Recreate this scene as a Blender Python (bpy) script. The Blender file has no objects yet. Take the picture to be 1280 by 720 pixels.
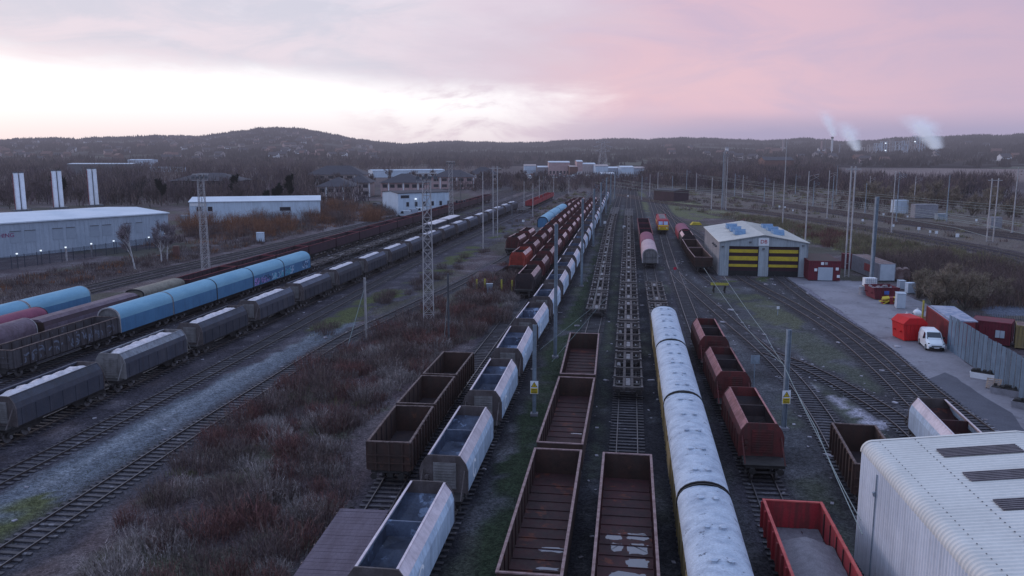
import bpy, math, random
import numpy as np
from mathutils import Vector, Matrix
rnd = random.Random(7)
sc = bpy.context.scene
C = sc.collection
R = math.radians

# ------------------------------------------------------------------ camera
H = 21.3; F = 1050.0; TH = math.atan((360-185)/F)
cam = bpy.data.objects.new('camera', bpy.data.cameras.new('camera'))
C.objects.link(cam); sc.camera = cam
cam.location = (0, 0, H); cam.rotation_euler = (math.pi/2-TH, 0, 0)
cam.data.sensor_width = 36; cam.data.lens = 36*F/1280
cam.data.clip_start = .5; cam.data.clip_end = 20000
sc.view_settings.view_transform = 'Standard'; sc.view_settings.look = 'None'
sc.view_settings.exposure = 0

def G(px, py, z=0.0):
    """photo pixel -> point of the yard at height z"""
    x = (px-640)/F; y = (360-py)/F
    dy = math.cos(TH)+y*math.sin(TH); dz = -math.sin(TH)+y*math.cos(TH)
    t = (z-H)/dz
    return Vector((x*t, dy*t, z))

# ------------------------------------------------------------------ objects
def tag(o, label=None, cat=None, group=None, kind=None):
    if label: o['label'] = label
    if cat: o['category'] = cat
    if group: o['group'] = group
    if kind: o['kind'] = kind
    return o
def empty(name, loc=(0,0,0), rz=0.0, label=None, cat=None, group=None):
    o = bpy.data.objects.new(name, None); C.objects.link(o)
    o.location = loc; o.rotation_euler = (0,0,rz); o.empty_display_size = .2
    return tag(o, label, cat, group)
kids = {}
def link_child(o, p):
    o.parent = p
    kids.setdefault(p, []).append(o)
def copy_tree(o, parent=None):
    c = o.copy(); C.objects.link(c)
    if parent is not None: link_child(c, parent)
    for ch in kids.get(o, []): copy_tree(ch, c)
    return c
def drop(o):
    for ch in kids.get(o, []): drop(ch)
    bpy.data.objects.remove(o)

class MB:
    def __init__(s): s.v=[]; s.f=[]; s.m=[]; s.cur=0
    def quad(s, *p):
        b=len(s.v); s.v += [tuple(q) for q in p]; s.f.append(tuple(range(b,b+len(p)))); s.m.append(s.cur); return s
    def box(s, x0,x1,y0,y1,z0,z1, M=None):
        p=[(x0,y0,z0),(x1,y0,z0),(x1,y1,z0),(x0,y1,z0),(x0,y0,z1),(x1,y0,z1),(x1,y1,z1),(x0,y1,z1)]
        if M is not None: p=[tuple(M@Vector(q)) for q in p]
        b=len(s.v); s.v+=p
        for f in ((0,3,2,1),(4,5,6,7),(0,1,5,4),(1,2,6,5),(2,3,7,6),(3,0,4,7)):
            s.f.append(tuple(b+i for i in f)); s.m.append(s.cur)
        return s
    def prism(s, prof, y0, y1, axis='y', caps=True):
        n=len(prof); b=len(s.v)
        for yy in (y0,y1):
            for (a,c) in prof:
                s.v.append((a,yy,c) if axis=='y' else ((yy,a,c) if axis=='x' else (a,c,yy)))
        for i in range(n):
            j=(i+1)%n; s.f.append((b+i,b+j,b+n+j,b+n+i)); s.m.append(s.cur)
        if caps:
            s.f.append(tuple(b+i for i in range(n))[::-1]); s.m.append(s.cur)
            s.f.append(tuple(b+n+i for i in range(n))); s.m.append(s.cur)
        return s
    def tube(s, p0, p1, r0, r1=None, n=6, caps=True):
        r1 = r0 if r1 is None else r1
        p0=Vector(p0); p1=Vector(p1); d=(p1-p0)
        if d.length<1e-6: return s
        d.normalize(); a = d.orthogonal().normalized(); c = d.cross(a)
        b=len(s.v)
        for (p,r) in ((p0,r0),(p1,r1)):
            for i in range(n):
                t=2*math.pi*i/n; s.v.append(tuple(p+a*(r*math.cos(t))+c*(r*math.sin(t))))
        for i in range(n):
            j=(i+1)%n; s.f.append((b+i,b+j,b+n+j,b+n+i)); s.m.append(s.cur)
        if caps:
            s.f.append(tuple(b+i for i in range(n))[::-1]); s.m.append(s.cur)
            s.f.append(tuple(b+n+i for i in range(n))); s.m.append(s.cur)
        return s
    def strip(s, rows, close=False):
        b=len(s.v); n=len(rows[0])
        for r in rows: s.v += [tuple(q) for q in r]
        for k in range(len(rows)-1):
            for i in range(n-1 if not close else n):
                j=(i+1)%n
                s.f.append((b+k*n+i,b+k*n+j,b+(k+1)*n+j,b+(k+1)*n+i)); s.m.append(s.cur)
        return s
    def build(s, name, mats, parent=None, smooth=False):
        me=bpy.data.meshes.new(name); me.from_pydata(s.v,[],s.f)
        for m in (mats if isinstance(mats,(list,tuple)) else [mats]): me.materials.append(m)
        if any(s.m): me.polygons.foreach_set('material_index', s.m)
        if smooth: me.polygons.foreach_set('use_smooth',[True]*len(s.f))
        me.update()
        o=bpy.data.objects.new(name, me); C.objects.link(o)
        if parent is not None: link_child(o, parent)
        return o
def mesh_np(name, V, Fc, mat, colors=None, parent=None):
    """V (n,3), Fc (m,k) arrays"""
    me=bpy.data.meshes.new(name); n=len(V); m,k=Fc.shape
    me.vertices.add(n); me.vertices.foreach_set('co', V.astype(np.float32).ravel())
    me.loops.add(m*k); me.loops.foreach_set('vertex_index', Fc.astype(np.int32).ravel())
    me.polygons.add(m); me.polygons.foreach_set('loop_start', np.arange(0,m*k,k,dtype=np.int32))
    try: me.polygons.foreach_set('loop_total', np.full(m,k,dtype=np.int32))
    except Exception: pass
    me.materials.append(mat)
    if colors is not None:
        ca=me.color_attributes.new('Col','FLOAT_COLOR','POINT')
        cc=np.ones((n,4),np.float32); cc[:,:3]=colors; ca.data.foreach_set('color', cc.ravel())
    me.update(calc_edges=True); me.validate()
    o=bpy.data.objects.new(name, me); C.objects.link(o)
    if parent is not None: link_child(o, parent)
    return o

# ------------------------------------------------------------------ materials
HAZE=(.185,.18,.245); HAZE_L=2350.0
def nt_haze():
    g=bpy.data.node_groups.new('painted_haze','ShaderNodeTree')
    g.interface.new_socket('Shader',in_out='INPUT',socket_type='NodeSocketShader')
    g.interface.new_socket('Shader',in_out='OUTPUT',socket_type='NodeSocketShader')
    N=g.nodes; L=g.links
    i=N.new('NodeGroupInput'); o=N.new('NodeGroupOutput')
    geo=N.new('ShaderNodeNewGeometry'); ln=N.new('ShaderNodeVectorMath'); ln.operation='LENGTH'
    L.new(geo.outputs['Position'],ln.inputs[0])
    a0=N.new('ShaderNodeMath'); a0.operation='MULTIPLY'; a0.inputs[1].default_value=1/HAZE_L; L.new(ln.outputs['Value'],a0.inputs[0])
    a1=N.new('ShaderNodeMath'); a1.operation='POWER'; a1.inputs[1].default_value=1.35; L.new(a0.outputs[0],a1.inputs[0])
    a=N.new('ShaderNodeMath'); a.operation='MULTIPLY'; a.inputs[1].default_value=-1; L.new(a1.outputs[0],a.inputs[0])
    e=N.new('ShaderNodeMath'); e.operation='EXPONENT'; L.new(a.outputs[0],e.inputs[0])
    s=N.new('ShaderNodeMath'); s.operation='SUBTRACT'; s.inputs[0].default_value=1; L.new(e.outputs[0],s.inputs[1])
    em=N.new('ShaderNodeEmission'); em.inputs[0].default_value=(*HAZE,1)  # haze painted into each material as a glow growing with distance
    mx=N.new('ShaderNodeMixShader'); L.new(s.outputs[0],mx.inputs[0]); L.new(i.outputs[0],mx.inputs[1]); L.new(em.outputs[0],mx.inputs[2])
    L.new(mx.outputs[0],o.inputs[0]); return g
HZ=nt_haze()
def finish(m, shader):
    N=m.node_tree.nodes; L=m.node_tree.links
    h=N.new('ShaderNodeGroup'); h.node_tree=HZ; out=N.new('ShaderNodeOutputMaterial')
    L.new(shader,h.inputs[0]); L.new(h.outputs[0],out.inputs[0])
def mat(name, col, col2=None, rough=.75, scale=1.5, amt=.8, metal=0.0, stretch=(1,1,1), fine=.25, world=False,
        streak=None, attr=False, bump=0.0, lo=.35, hi=.68, stones=0, col3=None, s3=6.0, t3=.62, rnd_val=.0, spec=.35):
    """weathered paint: two colours mixed by noise, fine grain, optional third colour in patches"""
    m=bpy.data.materials.new(name); m.use_nodes=True; nt=m.node_tree; nt.nodes.clear(); N=nt.nodes; L=nt.links
    tc=N.new('ShaderNodeTexCoord'); src=tc.outputs['Object']
    if world:
        g=N.new('ShaderNodeNewGeometry'); src=g.outputs['Position']
    oi=N.new('ShaderNodeObjectInfo')
    add=N.new('ShaderNodeVectorMath'); add.operation='ADD'; L.new(src,add.inputs[0])
    if not world:
        cx=N.new('ShaderNodeVectorMath'); cx.operation='SCALE'; cx.inputs[0].default_value=(37,91,53); L.new(oi.outputs['Random'],cx.inputs['Scale']); L.new(cx.outputs[0],add.inputs[1])
    mp=N.new('ShaderNodeMapping'); mp.inputs['Scale'].default_value=stretch; L.new(add.outputs[0],mp.inputs[0])
    n1=N.new('ShaderNodeTexNoise'); n1.inputs['Scale'].default_value=scale; n1.inputs['Detail'].default_value=6; n1.inputs['Roughness'].default_value=.62
    L.new(mp.outputs[0],n1.inputs['Vector'])
    mr=N.new('ShaderNodeMapRange'); mr.interpolation_type='SMOOTHSTEP'; mr.inputs[1].default_value=lo; mr.inputs[2].default_value=hi; mr.inputs[3].default_value=0; mr.inputs[4].default_value=amt
    L.new(n1.outputs[0],mr.inputs[0])
    mx=N.new('ShaderNodeMix'); mx.data_type='RGBA'; L.new(mr.outputs[0],mx.inputs['Factor'])
    if col2 is None: col2=tuple(c*.55 for c in col)
    mx.inputs[6].default_value=(*col,1); mx.inputs[7].default_value=(*col2,1)
    if attr:
        at=N.new('ShaderNodeAttribute'); at.attribute_name='Col'; L.new(at.outputs['Color'],mx.inputs[6])
        sc2=N.new('ShaderNodeVectorMath'); sc2.operation='SCALE'; sc2.inputs['Scale'].default_value=.55; L.new(at.outputs['Color'],sc2.inputs[0]); L.new(sc2.outputs[0],mx.inputs[7])
    colout=mx.outputs[2]
    if col3 is not None:
        n3=N.new('ShaderNodeTexNoise'); n3.inputs['Scale'].default_value=s3; n3.inputs['Detail'].default_value=5; n3.inputs['Roughness'].default_value=.7; L.new(add.outputs[0],n3.inputs['Vector'])
        m3=N.new('ShaderNodeMapRange'); m3.interpolation_type='SMOOTHSTEP'; m3.inputs[1].default_value=t3-.03; m3.inputs[2].default_value=t3+.05; L.new(n3.outputs[0],m3.inputs[0])
        mx3=N.new('ShaderNodeMix'); mx3.data_type='RGBA'; L.new(m3.outputs[0],mx3.inputs['Factor']); L.new(colout,mx3.inputs[6]); mx3.inputs[7].default_value=(*col3,1); colout=mx3.outputs[2]
    # fine grain
    n2=N.new('ShaderNodeTexNoise'); n2.inputs['Scale'].default_value=scale*11; n2.inputs['Detail'].default_value=4; n2.inputs['Roughness'].default_value=.7; L.new(mp.outputs[0],n2.inputs['Vector'])
    m2=N.new('ShaderNodeMapRange'); m2.inputs[1].default_value=.25; m2.inputs[2].default_value=.75; m2.inputs[3].default_value=1-fine; m2.inputs[4].default_value=1+fine; L.new(n2.outputs[0],m2.inputs[0])
    if rnd_val>0:
        rv=N.new('ShaderNodeMapRange'); rv.inputs[3].default_value=1-rnd_val; rv.inputs[4].default_value=1+rnd_val; L.new(oi.outputs['Random'],rv.inputs[0])
        mm=N.new('ShaderNodeMath'); mm.operation='MULTIPLY'; L.new(rv.outputs[0],mm.inputs[0]); L.new(m2.outputs[0],mm.inputs[1]); fs=mm.outputs[0]
    else: fs=m2.outputs[0]
    vs=N.new('ShaderNodeVectorMath'); vs.operation='SCALE'; L.new(colout,vs.inputs[0]); L.new(fs,vs.inputs['Scale']); colout=vs.outputs[0]
    if streak:   # dirty runs down vertical faces: noise squeezed in z
        ms=N.new('ShaderNodeMapping'); ms.inputs['Scale'].default_value=(2.2,2.2,.12); L.new(add.outputs[0],ms.inputs[0])
        ns=N.new('ShaderNodeTexNoise'); ns.inputs['Scale'].default_value=1.6; ns.inputs['Detail'].default_value=5; L.new(ms.outputs[0],ns.inputs['Vector'])
        mrs=N.new('ShaderNodeMapRange'); mrs.interpolation_type='SMOOTHSTEP'; mrs.inputs[1].default_value=.42; mrs.inputs[2].default_value=.66; mrs.inputs[4].default_value=streak; L.new(ns.outputs[0],mrs.inputs[0])
        mxs=N.new('ShaderNodeMix'); mxs.data_type='RGBA'; L.new(mrs.outputs[0],mxs.inputs['Factor']); L.new(colout,mxs.inputs[6]); mxs.inputs[7].default_value=(.045,.032,.028,1); colout=mxs.outputs[2]
    if stones:
        vo=N.new('ShaderNodeTexVoronoi'); vo.inputs['Scale'].default_value=7.5; L.new(src,vo.inputs['Vector'])
        sv=N.new('ShaderNodeSeparateXYZ'); L.new(vo.outputs['Color'],sv.inputs[0])
        mv=N.new('ShaderNodeMapRange'); mv.inputs[3].default_value=1-stones; mv.inputs[4].default_value=1+stones; L.new(sv.outputs[0],mv.inputs[0])
        vv=N.new('ShaderNodeVectorMath'); vv.operation='SCALE'; L.new(colout,vv.inputs[0]); L.new(mv.outputs[0],vv.inputs['Scale']); colout=vv.outputs[0]
    b=N.new('ShaderNodeBsdfPrincipled'); L.new(colout,b.inputs['Base Color']); b.inputs['Roughness'].default_value=rough; b.inputs['Metallic'].default_value=metal
    b.inputs['Specular IOR Level'].default_value=spec
    if bump>0:
        bp=N.new('ShaderNodeBump'); bp.inputs['Strength'].default_value=bump; bp.inputs['Distance'].default_value=.05; L.new(n2.outputs[0],bp.inputs['Height']); L.new(bp.outputs[0],b.inputs['Normal'])
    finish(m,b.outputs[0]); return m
def emit(name,col,st):
    m=bpy.data.materials.new(name); m.use_nodes=True; nt=m.node_tree; nt.nodes.clear()
    e=nt.nodes.new('ShaderNodeEmission'); e.inputs[0].default_value=(*col,1); e.inputs[1].default_value=st
    o=nt.nodes.new('ShaderNodeOutputMaterial'); nt.links.new(e.outputs[0],o.inputs[0]); return m

M={}
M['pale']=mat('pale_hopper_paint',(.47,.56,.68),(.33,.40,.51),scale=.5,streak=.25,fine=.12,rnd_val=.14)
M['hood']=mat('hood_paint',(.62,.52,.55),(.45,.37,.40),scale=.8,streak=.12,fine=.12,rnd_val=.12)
M['hopend']=mat('dusty_end_paint',(.105,.085,.088),(.06,.045,.045),scale=1.2,streak=.4)
M['inner']=mat('worn_steel_highlit',(.10,.125,.19),(.03,.033,.055),scale=.7,rough=.6,col3=(.24,.31,.45),s3=.8,t3=.60,rnd_val=.25)  # worn steel, with a bluish highlight painted in as patches
M['slat']=mat('grey_slatted_panel',(.20,.185,.19),(.12,.11,.11),scale=1.5,streak=.3)
M['under']=mat('running_gear_black',(.035,.03,.03),(.018,.015,.015),scale=2,fine=.3)
M['wheel']=mat('worn_wheel_steel',(.14,.125,.13),(.06,.05,.05),scale=2)
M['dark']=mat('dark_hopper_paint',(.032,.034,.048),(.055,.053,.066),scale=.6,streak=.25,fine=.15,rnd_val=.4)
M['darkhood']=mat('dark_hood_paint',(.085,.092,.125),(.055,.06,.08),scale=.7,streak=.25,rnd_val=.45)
M['load']=mat('pale_stone_load',(.62,.57,.60),(.40,.36,.38),scale=2.2,fine=.35,bump=.6)
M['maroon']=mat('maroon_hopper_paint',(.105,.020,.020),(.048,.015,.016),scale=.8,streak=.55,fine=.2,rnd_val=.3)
M['maroonhood']=mat('lit_maroon_hood',(.33,.145,.15),(.20,.07,.07),scale=1.1,streak=.35,fine=.2,rnd_val=.25)  # paler than the sides: light on the slopes put into the colour
M['farhood']=mat('lit_pink_hood',(.60,.40,.39),(.40,.22,.21),scale=1.1,streak=.25,fine=.2,rnd_val=.3)  # pink of the lit hood slopes painted into the colour
M['orange']=mat('orange_red_end',(.33,.045,.03),(.18,.03,.02),scale=1,streak=.3)
M['nearblack']=mat('near_black_steel',(.028,.02,.024),(.05,.03,.03),scale=1)  # near-black tone for wagon insides and the dark hoppers
M['rust']=mat('rusty_wagon_side',(.060,.030,.024),(.030,.018,.016),scale=1.2,streak=.5,col3=(.11,.045,.028),s3=1.6,t3=.64)
M['rustin']=mat('rusty_inside',(.062,.020,.022),(.026,.012,.015),scale=.9,streak=.4,col3=(.13,.035,.022),s3=.8,t3=.60,rnd_val=.2)
M['rim']=mat('worn_rim',(.26,.175,.175),(.13,.07,.065),scale=2.5,fine=.3)
M['rimd']=mat('worn_rim_brown',(.15,.105,.10),(.055,.032,.03),scale=3,fine=.4,lo=.4,hi=.6)
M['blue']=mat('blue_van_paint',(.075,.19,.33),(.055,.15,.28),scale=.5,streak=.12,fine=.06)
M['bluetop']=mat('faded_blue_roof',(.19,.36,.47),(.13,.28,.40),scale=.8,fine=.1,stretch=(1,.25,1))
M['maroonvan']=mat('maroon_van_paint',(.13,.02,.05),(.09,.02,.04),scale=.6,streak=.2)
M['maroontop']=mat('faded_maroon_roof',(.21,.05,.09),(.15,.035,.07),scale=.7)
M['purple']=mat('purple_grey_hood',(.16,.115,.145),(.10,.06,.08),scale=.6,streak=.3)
M['purpled']=mat('dark_maroon_panel',(.05,.022,.035),(.03,.015,.02),scale=.6,streak=.3)
M['tan']=mat('tan_roof_sheet',(.21,.185,.15),(.14,.12,.10),scale=.8,streak=.3)
M['frame']=mat('pale_end_frame',(.40,.37,.38),(.20,.17,.18),scale=2)
M['roof']=mat('chalky_roof',(.42,.47,.55),(.24,.28,.36),scale=.9,lo=.38,hi=.72,fine=.3,col3=(.07,.08,.11),s3=1.7,t3=.635,stretch=(1,1.5,1),rough=.6,bump=.4)
M['yellow']=mat('flaking_yellow_side',(.28,.20,.07),(.20,.16,.11),scale=1.5,streak=.5)
M['flat']=mat('grimy_flat_steel',(.085,.068,.068),(.045,.036,.036),scale=1.5,fine=.35,rnd_val=.3)
M['flatpale']=mat('worn_pale_steel',(.23,.21,.22),(.11,.095,.095),scale=1.5,fine=.3)
M['deck']=mat('wagon_deck_planks',(.105,.082,.11),(.07,.05,.07),scale=2,stretch=(1,.2,1),fine=.25)
M['red']=mat('fresh_red_paint',(.34,.025,.035),(.24,.03,.035),scale=1,streak=.5)
M['redrim']=mat('worn_red_rim',(.50,.10,.09),(.33,.05,.05),scale=2)
M['gravelload']=mat('fine_gravel_load',(.20,.185,.21),(.13,.12,.14),scale=3,fine=.6,bump=.8)
M['locored']=mat('loco_maroon',(.30,.02,.04),(.22,.02,.03),scale=1,streak=.2)
M['locoyel']=mat('loco_warning_yellow',(.62,.40,.02),(.45,.28,.02),scale=1.5)
M['glass']=mat('dark_glass',(.02,.025,.035),(.03,.035,.05),rough=.12,scale=2,spec=.6)
M['palepink']=mat('pale_pink_roof',(.48,.34,.36),(.34,.22,.24),scale=.8,streak=.2)
M['bufyel']=mat('buffer_yellow',(.42,.36,.06),(.25,.22,.06),scale=3)
M['white']=mat('white_paint',(.72,.72,.75),(.6,.6,.62),scale=2,fine=.06,rough=.5)
M['steel']=mat('galvanised_post',(.26,.31,.37),(.17,.20,.24),scale=2.2,streak=.3,rough=.5)
M['steeld']=mat('weathered_post',(.125,.125,.14),(.08,.08,.09),scale=2,streak=.3)
M['lattice']=mat('lattice_steel',(.42,.39,.40),(.28,.26,.26),scale=1)
M['sleeper']=mat('sleeper_timber',(.075,.068,.078),(.035,.03,.033),scale=2,stretch=(.3,2,1),fine=.35,world=True,col3=(.17,.16,.18),s3=.9,t3=.60)
M['rail']=mat('rail_steel',(.050,.036,.035),(.030,.023,.023),scale=2,metal=.0,rough=.55,world=True)
M['railtop']=mat('worn_rail_head',(.105,.092,.098),(.055,.047,.05),scale=.6,rough=.45,world=True)
M['cable']=mat('wire_grey_green',(.20,.25,.25),(.15,.18,.18),rough=.5)
M['cabled']=mat('wire_dark',(.09,.09,.10),(.07,.07,.08),rough=.5)
M['ring']=mat('white_ring_logo',(.90,.90,.93),(.82,.82,.85),scale=2,fine=.05)
M['black']=mat('black_paint',(.02,.02,.022),(.012,.012,.013),scale=2)
# ------------------------------------------------------------------ running gear
ZR=.16   # top of rail; wagons sit on it
def bogie(parent, y, detail=True, wm='wheel'):
    b=MB()
    for s in (-1,1):
        b.prism([(y-1.25,.55),(y-.95,.35),(y-.5,.62),(y+.5,.62),(y+.95,.35),(y+1.25,.55),(y+1.1,.85),(y-1.1,.85)], s*1.0-.07, s*1.0+.07, axis='x')
    b.box(-1.0,1.0,y-.2,y+.2,.5,.92)
    o=b.build('bogie',M['under'],parent)
    if detail:
        for yy in (y-.9,y+.9):
            w=MB()
            for s in (-1,1):
                w.tube((s*.70,yy,.45),(s*.84,yy,.45),.45,n=14)
                w.tube((s*1.06,yy,.45),(s*1.15,yy,.45),.15,n=8)
            w.tube((-.7,yy,.45),(.7,yy,.45),.08,n=6)
            w.build('wheel_pair',M[wm],o)
    else:
        w=MB()
        for yy in (y-.9,y+.9):
            for s in (-1,1): w.tube((s*.72,yy,.45),(s*.9,yy,.45),.45,n=8)
        w.build('wheel_pair',M[wm],o)
    return o
def buffers(parent, yend):
    for sy in (-1,1):
        for sx in (-.87,.87):
            b=MB(); b.tube((sx,sy*(yend-.45),.92),(sx,sy*yend,.92),.09,n=8); b.tube((sx,sy*yend,.92),(sx,sy*(yend+.05),.92),.22,n=10); b.build('buffer',M['under'],parent)

def shell(b, outer, inner, y0, y1):
    """open-topped trough: outer and inner profiles from left rim down and up to right rim"""
    n=len(outer)
    for prof,flip in ((outer,0),(inner,1)):
        b.strip([[(x,y0,z) for x,z in prof],[(x,y1,z) for x,z in prof]])

def make_hopper(side, hood, end, inner, load=None, L=13.3, hl=4.75, detail=True, ring=False, slat='slat'):
    t=empty('hopper_wagon')
    zt=3.32; xr=.95; xs=1.43; zs=2.45; xm=1.30; zm=2.85
    # body sides
    for s in (-1,1):
        b=MB()
        b.prism([(s*xs,1.15),(s*xs,zs),(s*xm,zm),(s*(xm-.06),zm),(s*(xs-.06),zs),(s*(xs-.06),1.15)],-hl,hl)
        if detail and not ring:
            for k in range(7):
                yy=-hl+.5+k*(2*hl-1)/6
                b.box(min(s*xs,s*(xs+.035)),max(s*xs,s*(xs+.035)),yy-.04,yy+.04,1.16,zs-.04)
        b.build('side_panel',M[side],t)
        b=MB()
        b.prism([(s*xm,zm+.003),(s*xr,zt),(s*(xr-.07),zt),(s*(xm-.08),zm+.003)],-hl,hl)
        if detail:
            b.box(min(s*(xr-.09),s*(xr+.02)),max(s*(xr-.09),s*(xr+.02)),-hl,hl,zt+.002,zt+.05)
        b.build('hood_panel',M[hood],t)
    # end plates
    for s in (-1,1):
        b=MB()
        prof=[(-xs-.03,1.1),(-xs-.03,zs+.02),(-xm-.03,zm+.02),(-xr-.03,zt+.04),(-xr+.25,zt+.06),(xr-.25,zt+.06),(xr+.03,zt+.04),(xm+.03,zm+.02),(xs+.03,zs+.02),(xs+.03,1.1),(.7,.95),(-.7,.95)]
        y=s*(hl+.003); b.prism(prof,min(y,y+s*.1),max(y,y+s*.1))
        o=b.build('end_plate',M[end],t)
        if detail:
            b=MB(); y2=y+s*.103
            b.box(-.62,.75,min(y2,y2+s*.05),max(y2,y2+s*.05),1.35,2.95)
            for k in range(9):
                z=1.42+k*.17; b.box(-.58,.71,min(y2+s*.052,y2+s*.085),max(y2+s*.052,y2+s*.085),z,z+.07)
            b.build('slatted_panel',M[slat],o)
            b=MB()
            for sx in (-1.25,1.25):
                b.tube((sx,y2+s*.02,2.5),(sx,s*(L/2-.5),1.15),.05,n=5)
            for zz in (1.5,1.9,2.3): b.tube((-1.2,y2+s*.03,zz),(-.82,y2+s*.03,zz),.025,n=4)
            for zz,xx in ((2.1,-1.0),(1.75,-1.0)): b.tube((xx,y2,zz),(xx,y2+s*.25,zz),.12,n=8)
            b.build('end_strut',M[end],o)
    # inside of the hopper: two pockets
    b=MB()
    xi=xs-.1
    f=[(-xi,1.2),(xi,1.2)]
    ys=[-hl+.02,-hl*.52,0,hl*.52,hl-.02]; zz=[2.7,1.19,1.75,1.19,2.7]
    rows=[[(-xi,y,max(z,1.6)),(-.55,y,z),(.55,y,z),(xi,y,max(z,1.6))] for y,z in zip(ys,zz)]
    b.strip(rows)
    for s in (-1,1): b.quad((s*xi,-hl,1.2),(s*xi,hl,1.2),(s*xi,hl,zs),(s*xi,-hl,zs))
    b.build('hopper_floor',M[inner],t)
    b=MB(); b.box(-xr,xr,-.04,.04,2.5,zt-.1); b.box(-xr,xr,-.05,.05,zt-.12,zt-.02)
    if not load: b.build('cross_beam',M[inner],t)
    if load:
        b=MB(); rows=[]; nx=7; ny=26
        for j in range(ny):
            y=-hl+.05+(2*hl-.1)*j/(ny-1); e=min(1,(hl-abs(y))/1.1)
            rows.append([((-1+2*i/(nx-1))*1.02, y, 2.93+.42*e*(1-(abs(-1+2*i/(nx-1)))**2)+.10*math.sin(j*1.9)*e+rnd.uniform(-.06,.06)) for i in range(nx)])
        b.strip(rows); o=b.build('stone_load',M[load],t)
    # underframe and chutes
    b=MB(); b.box(-1.25,1.25,-L/2+.45,L/2-.45,.95,1.14)
    for s in (-1,1):
        b.prism([(s*2.6-1.2,.945),(s*2.6+1.2,.945),(s*2.6+.45,.35),(s*2.6-.45,.35)],-.85,.85,axis='x')
    if detail:
        b.box(-1.35,1.35,-L/2+.4,-L/2+1.1,1.145,1.19); b.box(-1.35,1.35,L/2-1.1,L/2-.4,1.145,1.19)
    b.build('underframe',M['under'],t)
    if detail: buffers(t,L/2)
    for s in (-1,1): bogie(t,s*(L/2-2.0),detail)
    if ring:
        for s in (-1,1):
            b=MB(); n=22; a0=.5; yc=-2.6; rows=[]
            x=s*(xs+.004)
            for k in range(n+1):
                a=a0+(2*math.pi-1.0)*k/n
                rows.append([(x,yc+math.cos(a)*.40,1.85+math.sin(a)*.40),(x,yc+math.cos(a)*.58,1.85+math.sin(a)*.58)])
            b.strip(rows); b.build('ring_logo',M['ring'],t)
    return t

def make_box(side,rim,inner,L=15.6,W=2.9,z0=1.15,z1=2.72,ribs=0,detail=True,axles=4,puddle=None,endmat=None):
    t=empty('open_wagon'); h=L/2; w=W/2; th=.07
    for s in (-1,1):
        b=MB(); b.box(min(s*w,s*(w-th)),max(s*w,s*(w-th)),-h,h,z0,z1)
        if ribs:
            for k in range(ribs):
                yy=-h+.15+k*(L-.3)/(ribs-1)
                b.box(min(s*(w+.002),s*(w+.12)),max(s*(w+.002),s*(w+.12)),yy-.07,yy+.07,z0+.02,z1-.02)
        b.build('side_panel',M[side],t)
        b=MB(); y=s*h
        b.box(-w+th+.002,w-th-.002,min(y,y-s*th),max(y,y-s*th),z0,z1-.004)
        if ribs:
            for xx in (-.85,0,.85): b.box(xx-.06,xx+.06,min(y+s*.002,y+s*.1),max(y+s*.002,y+s*.1),z0,z1-.05)
            for zz in (z0+.5,z0+1.0): b.box(-w,w,min(y+s*.103,y+s*.15),max(y+s*.103,y+s*.15),zz,zz+.08)
        b.build('end_panel',M[endmat or side],t)
    b=MB(); r=.075
    for s in (-1,1):
        b.box(min(s*(w+.04),s*(w-th-.03)),max(s*(w+.04),s*(w-th-.03)),-h-.04,h+.04,z1+.002,z1+.07)
        b.box(-w+th+.04,w-th-.04,min(s*(h+.04),s*(h-th-.03)),max(s*(h+.04),s*(h-th-.03)),z1+.002,z1+.066)
    b.build('top_rim',M[rim],t)
    b=MB(); b.box(-w+th+.01,w-th-.01,-h+th+.01,h-th-.01,z0-.02,z0+.03)
    if detail and L>9:
        for k in range(int((L-1)/1.15)): b.box(-w+th+.05,w-th-.05,-h+.9+k*1.15,-h+.96+k*1.15,z0+.032,z0+.075)
    if not puddle or detail:
        for k in range(int(L/1.3)):
            for s in (-1,1): b.box(min(s*(w-th-.003),s*(w-th-.05)),max(s*(w-th-.003),s*(w-th-.05)),-h+.6+k*1.3,-h+.68+k*1.3,z0+.03,z1-.1)
    b.build('wagon_floor',M[inner],t)
    if puddle:
        # standing water between the floor ribs
        for (a,c,x0,x1) in puddle:
            n=44; ring=[]; ph=rnd.uniform(0,6)
            for k in range(n):
                an=2*math.pi*k/n; cx=(x0+x1)/2; cy=(a+c)/2
                sx=abs(math.cos(an))**.35*(1 if math.cos(an)>0 else -1); sy=abs(math.sin(an))**.5*(1 if math.sin(an)>0 else -1)
                ring.append((cx+sx*(x1-x0)/2*(.86+.10*math.sin(an*5+ph)+rnd.uniform(-.05,.05)), cy+sy*(c-a)/2*(.82+.12*math.sin(an*7+ph*2)+rnd.uniform(-.09,.09)), z0+.036))
            q=MB(); q.quad(*ring); q.build('rain_puddle',M['puddle'],t)
    b=MB(); b.box(-1.2,1.2,-h+.05,h-.05,.92,z0-.03); b.box(-.2,.2,-h+.1,h-.1,.6,.918); b.build('underframe',M['under'],t)
    if detail: buffers(t,h+.5)
    if axles==4:
        for s in (-1,1): bogie(t,s*(h-2.2),detail)
    else:
        b=MB()
        for s in (-1,1):
            for x in (-1.0,1.0): b.prism([(s*(h-1.8)-.7,.92),(s*(h-1.8)-.2,.4),(s*(h-1.8)+.2,.4),(s*(h-1.8)+.7,.92)],x-.05,x+.05,axis='x')
        b.build('axle_guard',M['under'],t)
        for s in (-1,1):
            w_=MB(); yy=s*(h-1.8)
            for x in (-.77,.77): w_.tube((x-.07,yy,.46),(x+.07,yy,.46),.46,n=12)
            w_.tube((-.7,yy,.46),(.7,yy,.46),.08); w_.build('wheel_pair',M['wheel'],t)
    return t

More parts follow.
